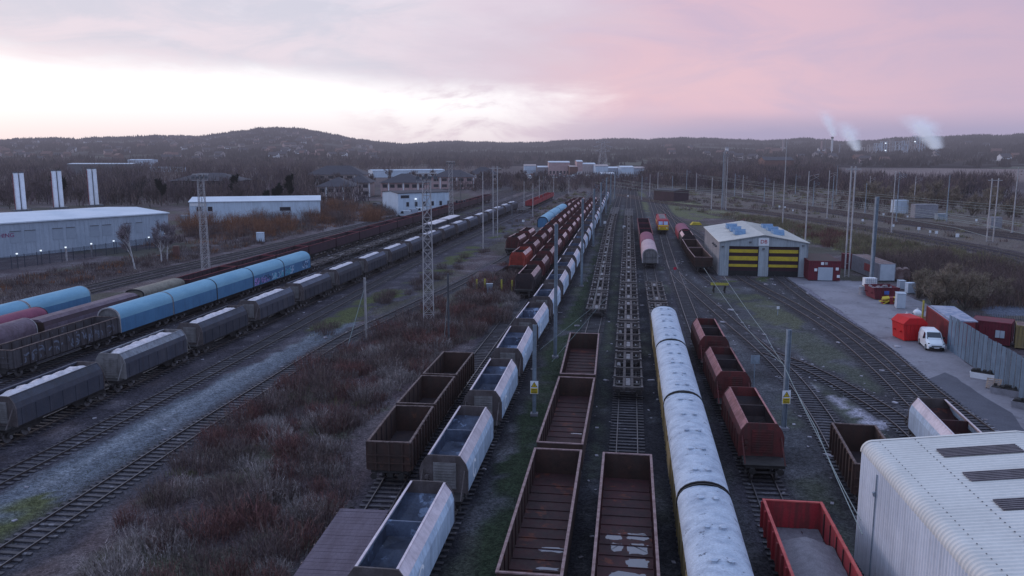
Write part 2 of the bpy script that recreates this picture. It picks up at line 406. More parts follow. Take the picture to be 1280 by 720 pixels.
def arch(w,z0,zs,zr,n=9,off=0.0):
    p=[(-w-off,z0),(-w-off,zs)]
    for k in range(1,n):
        a=math.pi*(1-k/n); p.append(((w+off)*math.cos(a), zs+(zr-zs+off)*math.sin(a)**.85))
    return p+[(w+off,zs),(w+off,z0)]
def make_van(side,top,L=10.3,W=2.75,zr=3.78,zs=2.55,z0=1.0,detail=True,endframe=True,lo=2.75):
    t=empty('covered_wagon'); h=L/2; w=W/2
    pr=arch(w,z0,zs,zr,12)
    low=[(-w,z0),(-w,zs),(-w+.06,zs),(-w+.06,z0)]
    for s in (-1,1):
        b=MB(); b.prism([(s*w,z0),(s*w,zs),(s*(w-.05),zs),(s*(w-.05),z0)],-h,h); b.build('side_sheet',M[side],t)
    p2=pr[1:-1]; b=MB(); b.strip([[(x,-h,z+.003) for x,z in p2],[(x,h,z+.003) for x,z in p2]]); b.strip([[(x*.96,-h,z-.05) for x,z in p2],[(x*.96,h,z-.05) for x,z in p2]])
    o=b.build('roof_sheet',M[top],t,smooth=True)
    for s in (-1,1):
        b=MB(); y=s*(h-.12); b.prism(arch(w-.08,z0,zs-.02,zr-.1,12),min(y,y+s*.05),max(y,y+s*.05)); e=b.build('end_wall',M['slat' if endframe else side],t)
        b=MB(); a1=arch(w+.03,z0,zs,zr+.03,12); a2=arch(w-.12,z0,zs,zr-.13,12)
        y0=s*(h+.003); y1=s*(h+.1)
        b.strip([[(x,y0,z) for x,z in a1],[(x,y1,z) for x,z in a1],[(x,y1,z) for x,z in a2],[(x,y0,z) for x,z in a2]])
        b.build('arch_frame',M['frame' if endframe else 'under'],e)
        if detail and endframe:
            b=MB()
            for xx in (-.9,-.45,0,.45,.9): b.box(xx-.03,xx+.03,min(y+s*.053,y+s*.12),max(y+s*.053,y+s*.12),z0+.05,zs+.35)
            b.box(-w+.1,w-.1,min(y+s*.123,y+s*.16),max(y+s*.123,y+s*.16),2.0,2.08); b.build('end_bar',M['steeld'],e)
    b=MB(); b.box(-w+.1,w-.1,-h+.05,h-.05,.85,z0-.003); b.box(-.9,.9,-h+2.6,h-2.6,.45,.847); b.build('underframe',M['under'],t)
    if detail: buffers(t,h+.35)
    for s in (-1,1): bogie(t,s*(h-1.7),detail)
    return t
def make_skeleton(L=13.6,detail=True,pale=False):
    t=empty('skeletal_flat_wagon'); h=L/2; m='flat'
    b=MB()
    for s in (-1,1): b.box(min(s*.22,s*.46),max(s*.22,s*.46),-h,h,.72,1.05)
    b.build('centre_sill',M[m],t)
    b=MB()
    n=5
    for k in range(n):
        y=-h+.4+k*(L-.8)/(n-1); wd=.22 if k in(0,n-1) else .14
        b=MB(); b.box(-1.3,1.3,y-wd,y+wd,.80,1.085); b.build('cross_bearer',M['flatpale'] if pale else M[m],t)
    b=MB()
    for s in (-1,1):
        b.box(min(s*1.12,s*1.27),max(s*1.12,s*1.27),-h+.8,h-.8,.82,1.0)
    b.build('side_rail',M[m],t)
    if detail:
        for k in range(n):
            y=-h+.4+k*(L-.8)/(n-1)
            c=MB()
            for s in (-1,1): c.box(min(s*1.08,s*1.28),max(s*1.08,s*1.28),y-.12,y+.12,1.088,1.16)
            c.build('container_spigot',M['flatpale'],t)
        b=MB(); b.box(-.19,.19,-h+1.2,-h+3.4,.86,1.0); b.box(-.19,.19,h-3.4,h-1.2,.86,1.0)
        b.tube((-.9,h-4.2,.7),(-.9,h-5.4,.7),.22,n=8); b.build('brake_gear',M['flatpale'],t); buffers(t,h+.4)
    for s in (-1,1): bogie(t,s*(h-1.9),detail,'flatpale')
    return t
def make_coach(L=16.5):
    t=empty('ferry_van'); h=L/2; w=1.38; z0=1.0; zs=2.75; zr=3.78
    for s in (-1,1):
        b=MB(); b.box(min(s*w,s*(w-.05)),max(s*w,s*(w-.05)),-h,h,z0,zs)
        for k in range(9):
            y=-h+.3+k*(L-.6)/8; b.box(min(s*(w+.002),s*(w+.05)),max(s*(w+.002),s*(w+.05)),y-.05,y+.05,z0,zs-.05)
        o=b.build('side_wall',M['yellow'],t)
        d=MB(); d.box(min(s*(w+.003),s*(w+.06)),max(s*(w+.003),s*(w+.06)),-1.5,1.5,z0+.1,zs-.25); d.build('sliding_door',M['yellow'],o)
    p=arch(w,z0,zs,zr,14)[1:-1]; rows=[]; nyr=90
    for j in range(nyr+1):
        y=-h+L*j/nyr; rr=[]
        for i,(x,z) in enumerate(p):
            q=math.sin(math.pi*i/(len(p)-1)); rr.append((x*1.02, y, z+.003+q*.035*(math.sin(y*5.1+i)*.5+rnd.uniform(-.6,.6))))
        rows.append(rr)
    b=MB(); b.strip(rows); b.strip([[(x*.95,-h,z-.06) for x,z in p],[(x*.95,h,z-.06) for x,z in p]]); rf=b.build('roof',M['roof'],t,smooth=True)
    for k in range(5):
        for s in (-1,1):
            y=-h+1.7+k*(L-3.4)/4; x=s*.38
            b=MB(); b.tube((x,y,zr-.12),(x,y,zr+.07),.15,.13,n=10); b.tube((x,y,zr+.072),(x,y,zr+.10),.2,.08,n=10); b.build('roof_vent',M['roof'],rf)
    for s in (-1,1):
        b=MB(); y=s*(h-.06); b.prism(arch(w-.06,z0,zs-.02,zr-.1,12),min(y,y+s*.05),max(y,y+s*.05)); e=b.build('end_wall',M['yellow'],t)
        b=MB(); a1=arch(w+.05,zs-.4,zs,zr+.06,12); a2=arch(w-.05,zs-.4,zs,zr-.08,12); y0=s*(h+.002); y1=s*(h+.12)
        b.strip([[(x,y0,z) for x,z in a1],[(x,y1,z) for x,z in a1],[(x,y1,z) for x,z in a2],[(x,y0,z) for x,z in a2]]); b.build('end_hoop',M['black'],e)
    b=MB(); b.box(-1.3,1.3,-h+.05,h-.05,.85,z0-.003); b.build('underframe',M['under'],t); buffers(t,h+.3)
    for s in (-1,1): bogie(t,s*(h-2.3),True)
    return t
def make_loco():
    t=empty('diesel_locomotive'); h=10.4; w=1.33
    b=MB(); b.prism([(-w,1.1),(-w,3.0),(-.95,3.62),(.95,3.62),(w,3.0),(w,1.1)],-h+2.2,h-2.2); b.build('body',M['locored'],t)
    b=MB(); b.box(-w-.01,w+.01,-h+2.25,h-2.25,2.1,2.45); b.build('body_stripe',M['locoyel'],t)
    for s in (-1,1):
        # cab: nose profile in y-z
        prof=[(s*(h-2.19),1.1),(s*(h-.1),1.1),(s*(h),1.9),(s*(h-.25),2.25),(s*(h-.75),3.25),(s*(h-1.3),3.6),(s*(h-2.19),3.62)]
        b=MB(); b.prism(prof,-w+.02,w-.02,axis='x'); o=b.build('cab',M['locored'],t)
        b=MB(); b.quad((-w+.04,s*(h+.004),1.88),(w-.04,s*(h+.004),1.88),(w-.04,s*(h-.1)+s*.004,1.1),(-w+.04,s*(h-.1)+s*.004,1.1))
        b.quad((-w+.04,s*(h-.25)+s*.004,2.26),(w-.04,s*(h-.25)+s*.004,2.26),(w-.04,s*(h+.004),1.884),(-w+.04,s*(h+.004),1.884)); b.build('warning_panel',M['locoyel'],o)
        for x in (-.62,.62):
            b=MB(); y0=h-.29; y1=h-.72
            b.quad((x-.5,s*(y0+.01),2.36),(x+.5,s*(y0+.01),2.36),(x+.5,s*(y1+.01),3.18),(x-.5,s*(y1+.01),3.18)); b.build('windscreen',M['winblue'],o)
        for x in (-.9,.9):
            b=MB(); b.tube((x,s*(h-.05),1.6),(x,s*(h+.03),1.6),.13,n=10); b.build('headlight',M['white'],o)
    b=MB()
    for k in range(6): b.box(-.75,.75,-6.5+k*2.3,-5.0+k*2.3,3.623,3.70)
    b.build('roof_panel',M['flatpale'],t)
    b=MB(); b.box(-1.2,1.2,-h+.2,h-.2,.85,1.097); b.box(-1.1,1.1,-3,3,.35,.847); b.build('underframe',M['under'],t); buffers(t,h+.4)
    for s in (-1,1): bogie(t,s*6.8,True)
    return t
def make_deck(L=14.5):
    t=empty('flat_wagon'); h=L/2; w=1.38
    b=MB(); n=40
    for k in range(n):
        y=-h+k*L/n; b.box(-w,w,y+.01,y+L/n-.01,1.1+rnd.uniform(-.008,.008),1.2+rnd.uniform(-.008,.008))
    b.build('plank_deck',M['deck'],t)
    b=MB(); b.box(-w+.02,w-.02,-h+.02,h-.02,.85,1.09)
    b.build('underframe',M['under'],t)
    b=MB()
    for s in (-1,1):
        for k in range(8): y=-h+.6+k*(L-1.2)/7; b.box(min(s*(w+.003),s*(w+.07)),max(s*(w+.003),s*(w+.07)),y-.06,y+.06,.95,1.22)
    b.build('stake_pocket',M['rimd'],t); buffers(t,h+.4)
    for s in (-1,1): bogie(t,s*(h-2.2),True)
    return t

pm=bpy.data.materials.new('standing_water'); pm.use_nodes=True; pb=pm.node_tree.nodes['Principled BSDF']; pb.inputs['Base Color'].default_value=(.12,.10,.13,1); pb.inputs['Roughness'].default_value=.12; pb.inputs['Specular IOR Level'].default_value=1.0
_n=pm.node_tree.nodes.new('ShaderNodeTexNoise'); _n.inputs['Scale'].default_value=5; _b=pm.node_tree.nodes.new('ShaderNodeBump'); _b.inputs['Strength'].default_value=.08; pm.node_tree.links.new(_n.outputs[0],_b.inputs['Height']); pm.node_tree.links.new(_b.outputs[0],pb.inputs['Normal'])
M['puddle']=pm
M['winblue']=mat('sky_lit_windscreen',(.30,.36,.50),(.2,.25,.38),rough=.15,scale=1,spec=.7)  # sky reflection painted as a pale blue glass colour

# ------------------------------------------------------------------ tracks
def spline(pts, step=2.0):
    P=[Vector((p.x,p.y,0)) for p in pts]
    P=[P[0]*2-P[1]]+P+[P[-1]*2-P[-2]]
    out=[]
    for i in range(1,len(P)-2):
        a,b,c,d=P[i-1:i+3]; n=max(2,int((c-b).length/step))
        t0=0.0; al=.5
        t1=t0+max(1e-3,(b-a).length**al); t2=t1+max(1e-3,(c-b).length**al); t3=t2+max(1e-3,(d-c).length**al)
        for k in range(n):
            t=t1+(t2-t1)*k/n
            A1=a*((t1-t)/(t1-t0))+b*((t-t0)/(t1-t0)); A2=b*((t2-t)/(t2-t1))+c*((t-t1)/(t2-t1)); A3=c*((t3-t)/(t3-t2))+d*((t-t2)/(t3-t2))
            B1=A1*((t2-t)/(t2-t0))+A2*((t-t0)/(t2-t0)); B2=A2*((t3-t)/(t3-t1))+A3*((t-t1)/(t3-t1))
            out.append(B1*((t2-t)/(t2-t1))+B2*((t-t1)/(t2-t1)))
    out.append(P[-2]); return out
class Track:
    def __init__(s, pts, name=None):
        s.P=spline(pts); s.S=[0]
        for a,b in zip(s.P,s.P[1:]): s.S.append(s.S[-1]+(b-a).length)
    def at(s, t):
        t0=t
        if t<=0: return s.P[0]+(s.P[1]-s.P[0]).normalized()*t,(s.P[1]-s.P[0]).normalized()
        if t>=s.S[-1]: return s.P[-1]+(s.P[-1]-s.P[-2]).normalized()*(t-s.S[-1]),(s.P[-1]-s.P[-2]).normalized()
        import bisect
        i=min(len(s.P)-2,bisect.bisect_right(s.S,t)-1); d=(s.P[i+1]-s.P[i]); u=(t-s.S[i])/max(1e-6,s.S[i+1]-s.S[i])
        return s.P[i]+d*u, d.normalized()
    def near(s, p):
        best=(1e18,0)
        for i in range(len(s.P)-1):
            a=s.P[i]; d=s.P[i+1]-a; L2=d.length_squared
            u=((p.x-a.x)*d.x+(p.y-a.y)*d.y)/L2
            if i>0: u=max(0,u)
            if i<len(s.P)-2: u=min(1,u)
            q=a+d*u; e=(q.x-p.x)**2+(q.y-p.y)**2
            if e<best[0]: best=(e,s.S[i]+u*math.sqrt(L2))
        return best[1]
def extend(pts, y):   # continue the last straight to world Y = y
    a,b=pts[-2],pts[-1]; k=(y-b.y)/(b.y-a.y); return pts+[b+(b-a)*k]
def extend0(pts,y):
    a,b=pts[1],pts[0]; k=(y-b.y)/(b.y-a.y); return [b+(b-a)*k]+pts
def offset(pts,o):
    out=[]
    for i,p in enumerate(pts):
        d=(pts[min(i+1,len(pts)-1)]-pts[max(i-1,0)]).normalized(); out.append(Vector((p.x+d.y*o,p.y-d.x*o,0)))
    return out
g=lambda *a:[G(*p) for p in a]
T={}
t5=extend(extend0(g((135,385,3.9),(385,312,3.9)),40),420)
T['T5']=t5
T['T2']=offset(t5,-12.9); T['T3']=offset(t5,-9.9); T['T4']=offset(t5,-6.6); T['T5b']=offset(t5,5.0)
T['L1']=g((-120,413),(112,358),(320,311.5),(540,260),(650,234),(735,214)); T['L2']=offset(T['L1'],3.6)
T['T6']=extend(extend0(g((212,416,3.3),(482,312,3.3),(647,250,3.3)),35),420)
T['T7']=extend(extend0(g((0,600),(80,560),(300,446),(512,333),(640,272),(690,248)),30),430)
T['T8']=extend0(g((0,699),(242,540),(323,489),(436,420),(485,397),(530,376),(572,356),(646,315),(694,277),(735,249),(757,233)),25)
T['T8b']=extend(g((634,350),(647,317,3.3),(698,272,3.3),(725,248.5,3.3)),440)
T['T9']=extend(extend0(g((456,640,1.2),(520,509,2.9),(575,441,2.9),(656,344,3.3),(700,293,3.3),(735,254,3.3)),20),450)
T['T10']=extend(extend0(g((535,607,3.3),(593,509,3.3),(628,449,3.3),(652,407,3.3),(690,353,3.3),(757,240,3.3)),20),460)
T['T12']=extend(g((662,720,2.7),(698,565,2.7),(721.5,471,2.7),(732,415,2.7),(744.5,389,1),(755.5,324,1),(763,282,1),(770,258,1)),460)
T['T13']=extend(extend0(g((784,571,2.7),(785,480,1.1),(785.5,373,1.1),(786,265,1.1)),20),460)
T['T14']=extend(extend0(g((885,625,3.8),(812,335)),20),460)
T['T15']=extend(extend0(g((990,631,2.6),(952,533,3.3),(915,465,3.3),(892,421,3.3),(867,405),(836,319),(829,295),(818,262)),20),420)
T['T16']=extend(g((897,356),(880,323,2.7),(851,280,3.3),(828,255)),400)
T['A1']=g((1130,720),(1090,636),(1058,577),(1027,523),(994,478),(960,443),(912,402),(866,362),(846,344),(837,325))
T['A2']=g((1262,680),(1205,610),(1160,559),(1118,522),(1066,490),(1010,461),(960,441))
T['S1']=g((1149,510),(1100,462),(1040,412),(990,381),(950,360),(927,346),(905,318),(884,302),(866,289),(845,275),(822,256))
T['S2']=g((1290,590),(1240,548),(1161,488),(1100,436),(1045,398),(1003,369),(975,347),(960,330))
T['M1']=g((1340,338),(1280,320),(1180,300),(1060,280),(957,265),(840,254),(780,243)); 
T['M2']=offset(T['M1'],-4)
T['M3']=g((1340,305),(1280,296),(1160,281),(1040,264),(957,251),(880,237),(800,226)); T['M4']=offset(T['M3'],-4); T['M5']=offset(T['M3'],4)
TR={k:Track(v) for k,v in T.items()}
ballast_pts=[]
for k,t in TR.items():
    n=int(t.S[-1]/1.0); ctr=[t.at(i*1.0) for i in range(n+1)]
    ctr=[(p,d) for p,d in ctr if p.y>14]
    ballast_pts.append((k,np.array([(p.x,p.y) for p,d in ctr])))
    root=empty('railway_track'); root['kind']='structure'
    for s in (-1,1):
        b=MB(); 
        sec=[(-.035,.155),(-.035,.02),(.035,.02),(.035,.155)]
        b.strip([[ (p.x+d.y*(s*.752+o),p.y-d.x*(s*.752+o),z) for o,z in sec] for p,d in ctr])
        b.cur=1
        b.strip([[ (p.x+d.y*(s*.752+o),p.y-d.x*(s*.752+o),.157) for o in (-.037,.037)] for p,d in ctr])
        b.build('rail',[M['rail'],M['railtop']],root)
    b=MB(); nn=int(min(t.S[-1],260)/.68)
    far=None
    for i in range(int(t.S[-1]/.68)):
        p,d=t.at(i*.68)
        if p.y<14 or p.y>230 : continue
        a=math.atan2(d.y,d.x)-math.pi/2+rnd.uniform(-.02,.02)
        Mx=Matrix.Translation((p.x,p.y,0))@Matrix.Rotation(a,4,'Z')
        b.box(-1.28,1.28,-.125,.125,.0,.02+rnd.uniform(.015,.045),Mx)
    if b.f:
        o=b.build('sleeper',M['sleeper'],root); o['kind']='stuff'

# ------------------------------------------------------------------ trains
ORD=['nearest','second','third','fourth','fifth','sixth','seventh','eighth','ninth','tenth','eleventh','twelfth','thirteenth','fourteenth','fifteenth','sixteenth','seventeenth','eighteenth','nineteenth','twentieth','twenty-first','twenty-second','twenty-third','twenty-fourth','twenty-fifth','twenty-sixth','twenty-seventh','twenty-eighth','twenty-ninth','thirtieth']
def put(o, tr, s):
    p,d=TR[tr].at(s); o.location=(p.x,p.y,ZR); o.rotation_euler=(0,0,math.atan2(-d.x,d.y))
def train(tr, proto_near, proto_far, s0, n, pitch, label, cat, group, far_from=150, variants=None, start=0):
    """s0 = arc position of the first wagon's centre"""
    out=[]
    for i in range(n):
        s=s0+i*pitch; p,_=TR[tr].at(s)
        pr=proto_near if (p.y<far_from or proto_far is None) else proto_far
        if variants and i in variants: pr=variants[i]
        o=copy_tree(pr); put(o,tr,s)
        o['label']=label.replace('@',ORD[i+start]); o['category']=cat; o['group']=group; out.append(o)
    return out
def sat(tr,px,py,z): return TR[tr].near(G(px,py,z))

P={}
M['dusty']=mat('dusty_grey_hood',(.24,.25,.28),(.13,.14,.17),scale=.9,fine=.3,streak=.3)
P['pale']=make_hopper('pale','hood','hopend','inner',ring=True)
P['palef']=make_hopper('pale','hood','hopend','inner',detail=False)
P['dark']=make_hopper('dark','darkhood','hopend','nearblack',load='load',L=12.9,hl=4.95)
P['darkf']=make_hopper('dark','darkhood','hopend','nearblack',load='load',L=12.9,hl=4.95,detail=False)
P['dusty']=make_hopper('dark','dusty','slat','nearblack',load='load',L=12.9,hl=4.95)
P['red']=make_hopper('maroon','maroonhood','maroon','nearblack',L=13.0,hl=4.2,slat='maroon')
P['redm']=make_hopper('maroon','farhood','maroon','nearblack',L=13.0,hl=3.9,slat='maroon')
P['redf']=make_hopper('maroon','farhood','maroon','nearblack',L=13.0,hl=3.9,detail=False)
P['reddark']=make_hopper('nearblack','farhood','nearblack','nearblack',L=13.0,hl=4.6,slat='nearblack')
P['redorange']=make_hopper('orange','farhood','orange','nearblack',L=13.0,hl=4.2,slat='orange')
P['box']=make_box('rust','rim','rustin',L=15.6,puddle=[(-2.6,-2.0,-.2,1.25),(-4.4,-4.1,-.1,1.1),(-6.6,-5.7,-.9,1.2)])
P['box2']=make_box('rust','rim','rustin',L=15.6,puddle=[(-5.9,-5.3,-.7,1.2),(-7.0,-6.3,-.6,1.2),(-1.5,-1.2,.2,1.1)])
P['box3']=make_box('rust','rim','rustin',L=15.6,puddle=[(-.6,.2,-1.1,-.15),(-.5,.4,-.02,1.2),(-1.9,-.8,-.8,-.1),(-2.1,-.75,.02,1.2),(-3.5,-2.4,-.02,1.2),(-5.2,-3.8,-.9,1.1),(-7.2,-5.6,-.1,1.2)])
P['brown']=make_box('rust','rimd','nearblack',L=7.5,W=2.75,z0=1.1,z1=2.95,ribs=9,axles=2,endmat='rust')
M['longside']=mat('stained_grey_brown_side',(.085,.075,.085),(.05,.038,.04),scale=1,streak=.5,col3=(.26,.27,.36),s3=1.7,t3=.66)
P['long']=make_box('longside','rimd','nearblack',L=15.6,W=2.85,z0=1.1,z1=2.8,ribs=16)
M['redrimd']=mat('dark_red_rim',(.16,.02,.035),(.08,.015,.02),scale=1)
P['boxf']=make_box('purpled','redrimd','nearblack',L=13.4,z1=2.8,detail=False)
P['boxd']=make_box('dark','frame','nearblack',L=12.6,z1=2.7,detail=False)
P['redbox']=make_box('red','red','rustin',L=11.5,z1=2.6,detail=False)
P['van']=make_van('blue','bluetop'); P['vanj']=make_van('blue','bluetop',endframe=False)
P['vanf']=make_van('blue','bluetop',L=17,detail=False,endframe=False)
P['mvan']=make_van('maroonvan','maroontop',zr=3.3,zs=2.3,L=10.3,endframe=False)
P['pvan']=make_van('purple','purple',zr=3.3,zs=2.2,L=12)
P['tan']=make_van('tan','tan',zr=3.2,zs=2.6,L=9.6,W=2.6,endframe=False)
P['skel']=make_skeleton(); P['skelf']=make_skeleton(detail=False,pale=True)
P['skell']=make_skeleton(L=16.2)
P['coach']=make_coach()
P['loco']=make_loco()
P['deck']=make_deck()
P['pinkvan']=make_van('palepink','palepink',L=16,zr=3.6,zs=2.4)
P['redroof']=make_van('locored','maroontop',L=15,zr=3.5,zs=2.4,endframe=False)
protos=list(P.values())

# T10 pale hoppers : far hood edge of the first one
s=sat('T10',535,607,3.3)-4.75
train('T10',P['pale'],P['palef'],s,24,13.5,'@ pale grey open hopper wagon of the long train beside the lamp posts','hopper wagon','pale grey hopper wagons',170)
# T9
s=sat('T9',456,640,1.2)-7.25
o=copy_tree(P['deck']); put(o,'T9',s); tag(o,'empty flat wagon with a purple brown plank deck at the lower edge','flat wagon')
s=sat('T9',480,557,2.9)+3.75
train('T9',P['brown'],None,s,3,8.05,'@ of three short rusty brown open wagons left of the pale hoppers','open wagon','short rusty open wagons')
s=sat('T9',656,344,3.3)+4.6
train('T9',P['redm'],P['redf'],s,15,13.3,'@ maroon hopper of the train that stops short of the brown wagons','hopper wagon','maroon hoppers next to the pale train',200,{0:P['reddark']})
s=sat('T8b',647,317,3.3)+4.2
train('T8b',P['redm'],P['redf'],s,13,13.2,'@ maroon hopper of the train headed by an orange red end','hopper wagon','maroon hoppers behind the yellow buffer posts',230,{0:P['redorange']})
s=sat('T8',641,298,3.3)+4.2
train('T8',P['redm'],P['redf'],s,2,13.2,'@ of two maroon hoppers on the left edge of the red trains','hopper wagon','two maroon hoppers on the left',230)
train('T8',P['skelf'],None,s+2*13.2+1,2,14.2,'@ of two dark flat wagons between the maroon hoppers and blue roof','flat wagon','dark flats behind the maroon hoppers')
train('T8',P['vanf'],None,sat('T8',681,272,3.7)+8.5,3,17.3,'@ of three pale blue roofed wagons amid the red trains','covered wagon','pale blue roofed wagons')
train('T8',P['redf'],None,sat('T8',681,272,3.7)+8.5+3*17.3,3,13.2,'@ bright red tank shaped wagon beyond the pale blue roofs','hopper wagon','red wagons beyond the pale blue roofs')
# T7 far red wagons
train('T7',P['redbox'],None,sat('T7',658,252,2.7)+5.7,5,12.2,'@ bright red open wagon in the short far train','open wagon','far bright red open wagons')
o=copy_tree(P['skelf']); put(o,'T7',sat('T7',650,261,1)+0); tag(o,'pale empty flat wagon just in front of the bright red wagons','flat wagon')
# T6 dark hoppers
s=sat('T6',315,379,3.3)+5.3-4*13.05
train('T6',P['dark'],P['darkf'],s,19,13.05,'@ dark hopper heaped with pale stone in the left train','hopper wagon','dark hoppers with pale stone loads',200,{2:P['dusty']})
# T5
s=sat('T5',124,396,2.7)-7.8-1.2
o=copy_tree(P['long']); put(o,'T5',s); tag(o,'long ribbed open wagon with white scrawls coupled to the blue wagons','open wagon')
o2=o
s=sat('T5',135,385,3.9)+5.2
vans=train('T5',P['vanj'],None,s,5,10.5,'@ of five bright blue covered wagons in the middle row','covered wagon','bright blue covered wagons',variants={0:P['van']})
train('T5',P['skel'],P['skelf'],s+5*10.65+2,7,14.6,'@ empty skeletal flat beyond the five blue covered wagons','flat wagon','empty flats beyond the blue wagons',220)
# T5b
o=train('T5b',P['boxd'],None,sat('T5b',548,279,2.7),2,15,'@ of two wagons with flat cream covers behind the dark hoppers','covered wagon','cream covered wagons')
for q in o:
    b=MB(); b.prism([(-1.42,2.80),(-1.42,2.86),(0,3.0),(1.42,2.86),(1.42,2.80)],-6.2,6.2); b.build('cream_cover',M['load'],q)
# T4
s=sat('T4',33,400,3.0)
o=copy_tree(P['pvan']); put(o,'T4',s-7.2); tag(o,'purple grey round topped wagon with pale end hoop at the left edge','covered wagon')
def make_hooded():
    t=empty('steel_carrier_wagon'); h=8.6
    for s_ in (-1,1):
        b=MB(); b.box(min(s_*1.3,s_*1.36),max(s_*1.3,s_*1.36),-h,h,1.05,2.2); b.build('side_panel',M['purple'],t)
        b=MB(); b.prism([(s_*1.36,2.203),(s_*1.1,2.62),(s_*1.05,2.60),(s_*1.3,2.203)],-h,h); b.build('hood_panel',M['purpled'],t)
    b=MB(); b.prism([(-1.12,2.63),(-.6,2.92),(.6,2.92),(1.12,2.63)],-h,h); b.build('roof_sheet',M['purple'],t)
    for s_ in (-1,1):
        b=MB(); b.box(-1.3,1.3,min(s_*(h+.003),s_*(h+.07)),max(s_*(h+.003),s_*(h+.07)),1.05,2.62); b.build('end_panel',M['rust'],t)
    b=MB(); b.box(-1.2,1.2,-h+.1,h-.1,.85,1.047); b.build('underframe',M['under'],t); buffers(t,h+.5)
    for s_ in (-1,1): bogie(t,s_*(h-2.2),True)
    return t
P['hooded']=make_hooded()
o=copy_tree(P['hooded']); put(o,'T4',s+8.6); tag(o,'long purple grey hooded steel wagon behind the ribbed open wagon','covered wagon')
s2=s+8.6+8.6+.9
o=copy_tree(P['tan']); put(o,'T4',s2+4.9); tag(o,'covered wagon with a dull tan roof behind the blue wagons','covered wagon')
train('T4',P['boxf'],None,s2+10.5+6.9,16,14.0,'@ dark maroon open wagon in the long train behind the blue wagons','open wagon','dark maroon open wagons')
# T3, T2
s=sat('T3',60,386,3.3)-5.15
train('T3',P['mvan'],None,s-10.6,2,10.6,'@ of two maroon round roofed wagons at the left edge','covered wagon','maroon round roofed wagons')
s=sat('T2',105,358,3.9)-5.15
train('T2',P['van'],None,s-2*10.65,3,10.65,'@ blue covered wagon in the shorter row at the left edge','covered wagon','blue covered wagons at the left edge')
# T12
s=sat('T12',698,565,2.7)
train('T12',P['box'],None,s-7.9,1,16.6,'@ rusty open wagon with rain puddles, left of the centre track','open wagon','long rusty open wagons')
o=copy_tree(P['box2']); put(o,'T12',s+.9+7.9); tag(o,'middle one of three long rusty open wagons right of the pale hoppers','open wagon','long rusty open wagons')
o=copy_tree(P['box']); put(o,'T12',s+.9+7.9+16.6); tag(o,'farthest of three long rusty open wagons right of the pale hoppers','open wagon','long rusty open wagons')
s=sat('T12',744.5,389,1.0)+6.8
train('T12',P['skel'],P['skelf'],s,13,14.4,'@ empty skeletal flat in the row beyond the three rusty open wagons','flat wagon','skeletal flats, left row',260)
# T13
s=sat('T13',784,571,2.7)
o=copy_tree(P['box3']); put(o,'T13',s-7.85); tag(o,'rusty open wagon with broad puddles standing alone on the centre track','open wagon','long rusty open wagons')
s=sat('T13',786,487,1.1)+6.8
train('T13',P['skel'],P['skelf'],s,15,14.4,'@ empty skeletal flat on the centre track','flat wagon','skeletal flats, centre row',260)
# T14
s=sat('T14',831,384,3.8)-8.3
train('T14',P['coach'],None,s-3*16.95,4,16.95,'@ of four yellow sided vans with chalky blue grey roofs','van wagon','yellow vans with chalky roofs')
train('T14',P['skell'],None,s+16.95+.6,2,17.2,'@ of two skeletal flats beyond the chalky roofed vans','flat wagon','skeletal flats beyond the vans')
s=sat('T14',812,337,0)+8
o=copy_tree(P['pinkvan']); put(o,'T14',s); tag(o,'pale pink covered wagon facing the gap beyond the skeletal flats','covered wagon')
o=copy_tree(P['redroof']); put(o,'T14',s+16.5); tag(o,'red wagon with a banded roof behind the pale pink one','covered wagon')
train('T14',P['boxf'],None,s+16.5+15.2,3,14,'@ of three dark open wagons behind the banded red one','open wagon','dark open wagons behind the red one')
# T15
s=sat('T15',990,631,2.6)
def make_gravel():
    t=make_box('red','redrim','rustin',L=13.5,z1=2.62,W=3.0,ribs=12)
    b=MB(); rows=[]
    for j in range(40):
        y=-6.6+13.2*j/39
        rows.append([((-1.37+2.74*i/12), y, 1.2+max(0,min(1,(4.9-y)/1.6))*(.55+.55*math.exp(-((i-6)/4.5)**2))+rnd.uniform(-.03,.03)) for i in range(13)])
    b.strip(rows); b.build('gravel_load',M['gravelload'],t,smooth=True); return t
P['gravel']=make_gravel()
o=copy_tree(P['gravel']); put(o,'T15',s-6.75); tag(o,'bright red open wagon loaded with grey gravel','open wagon')
s=sat('T15',952,533,3.3)+4.2
rh=train('T15',P['red'],None,s,3,13.0,'@ of three maroon hoppers right of the chalky roofed vans','hopper wagon','maroon hoppers right of the vans')
o=copy_tree(P['loco']); put(o,'T15',sat('T15',829,294,0)+10.6); tag(o,'red diesel locomotive with a yellow front on the right hand tracks','locomotive')
# T16
s=sat('T16',880,323,2.7)
P['brownL']=make_box('rust','rim','rustin',L=14,z1=2.7,ribs=12)
train('T16',P['brownL'],None,s+7,2,14.8,'@ of two brown open wagons beside the stabling shed','open wagon','brown open wagons by the shed')
o=copy_tree(P['reddark']); put(o,'T16',s+29.6+6.5); tag(o,'black topped hopper behind the two brown open wagons','hopper wagon')
o=copy_tree(P['redroof']); put(o,'T16',s+29.6+13.4+8); tag(o,'maroon banded wagon at the far end of the shed side train','covered wagon')
# A1, A2
o=copy_tree(P['brown']); put(o,'A1',sat('A1',1087,535,2.9)-3.9); tag(o,'rusty brown open wagon peeping out behind the corrugated building','open wagon')
P['palerust']=make_hopper('pale','hood','hopend','rustin',ring=True)
o=copy_tree(P['palerust']); put(o,'A2',sat('A2',1162,502,3.3)-4.75); tag(o,'pale hopper with a rusty inside behind the corrugated building','hopper wagon')
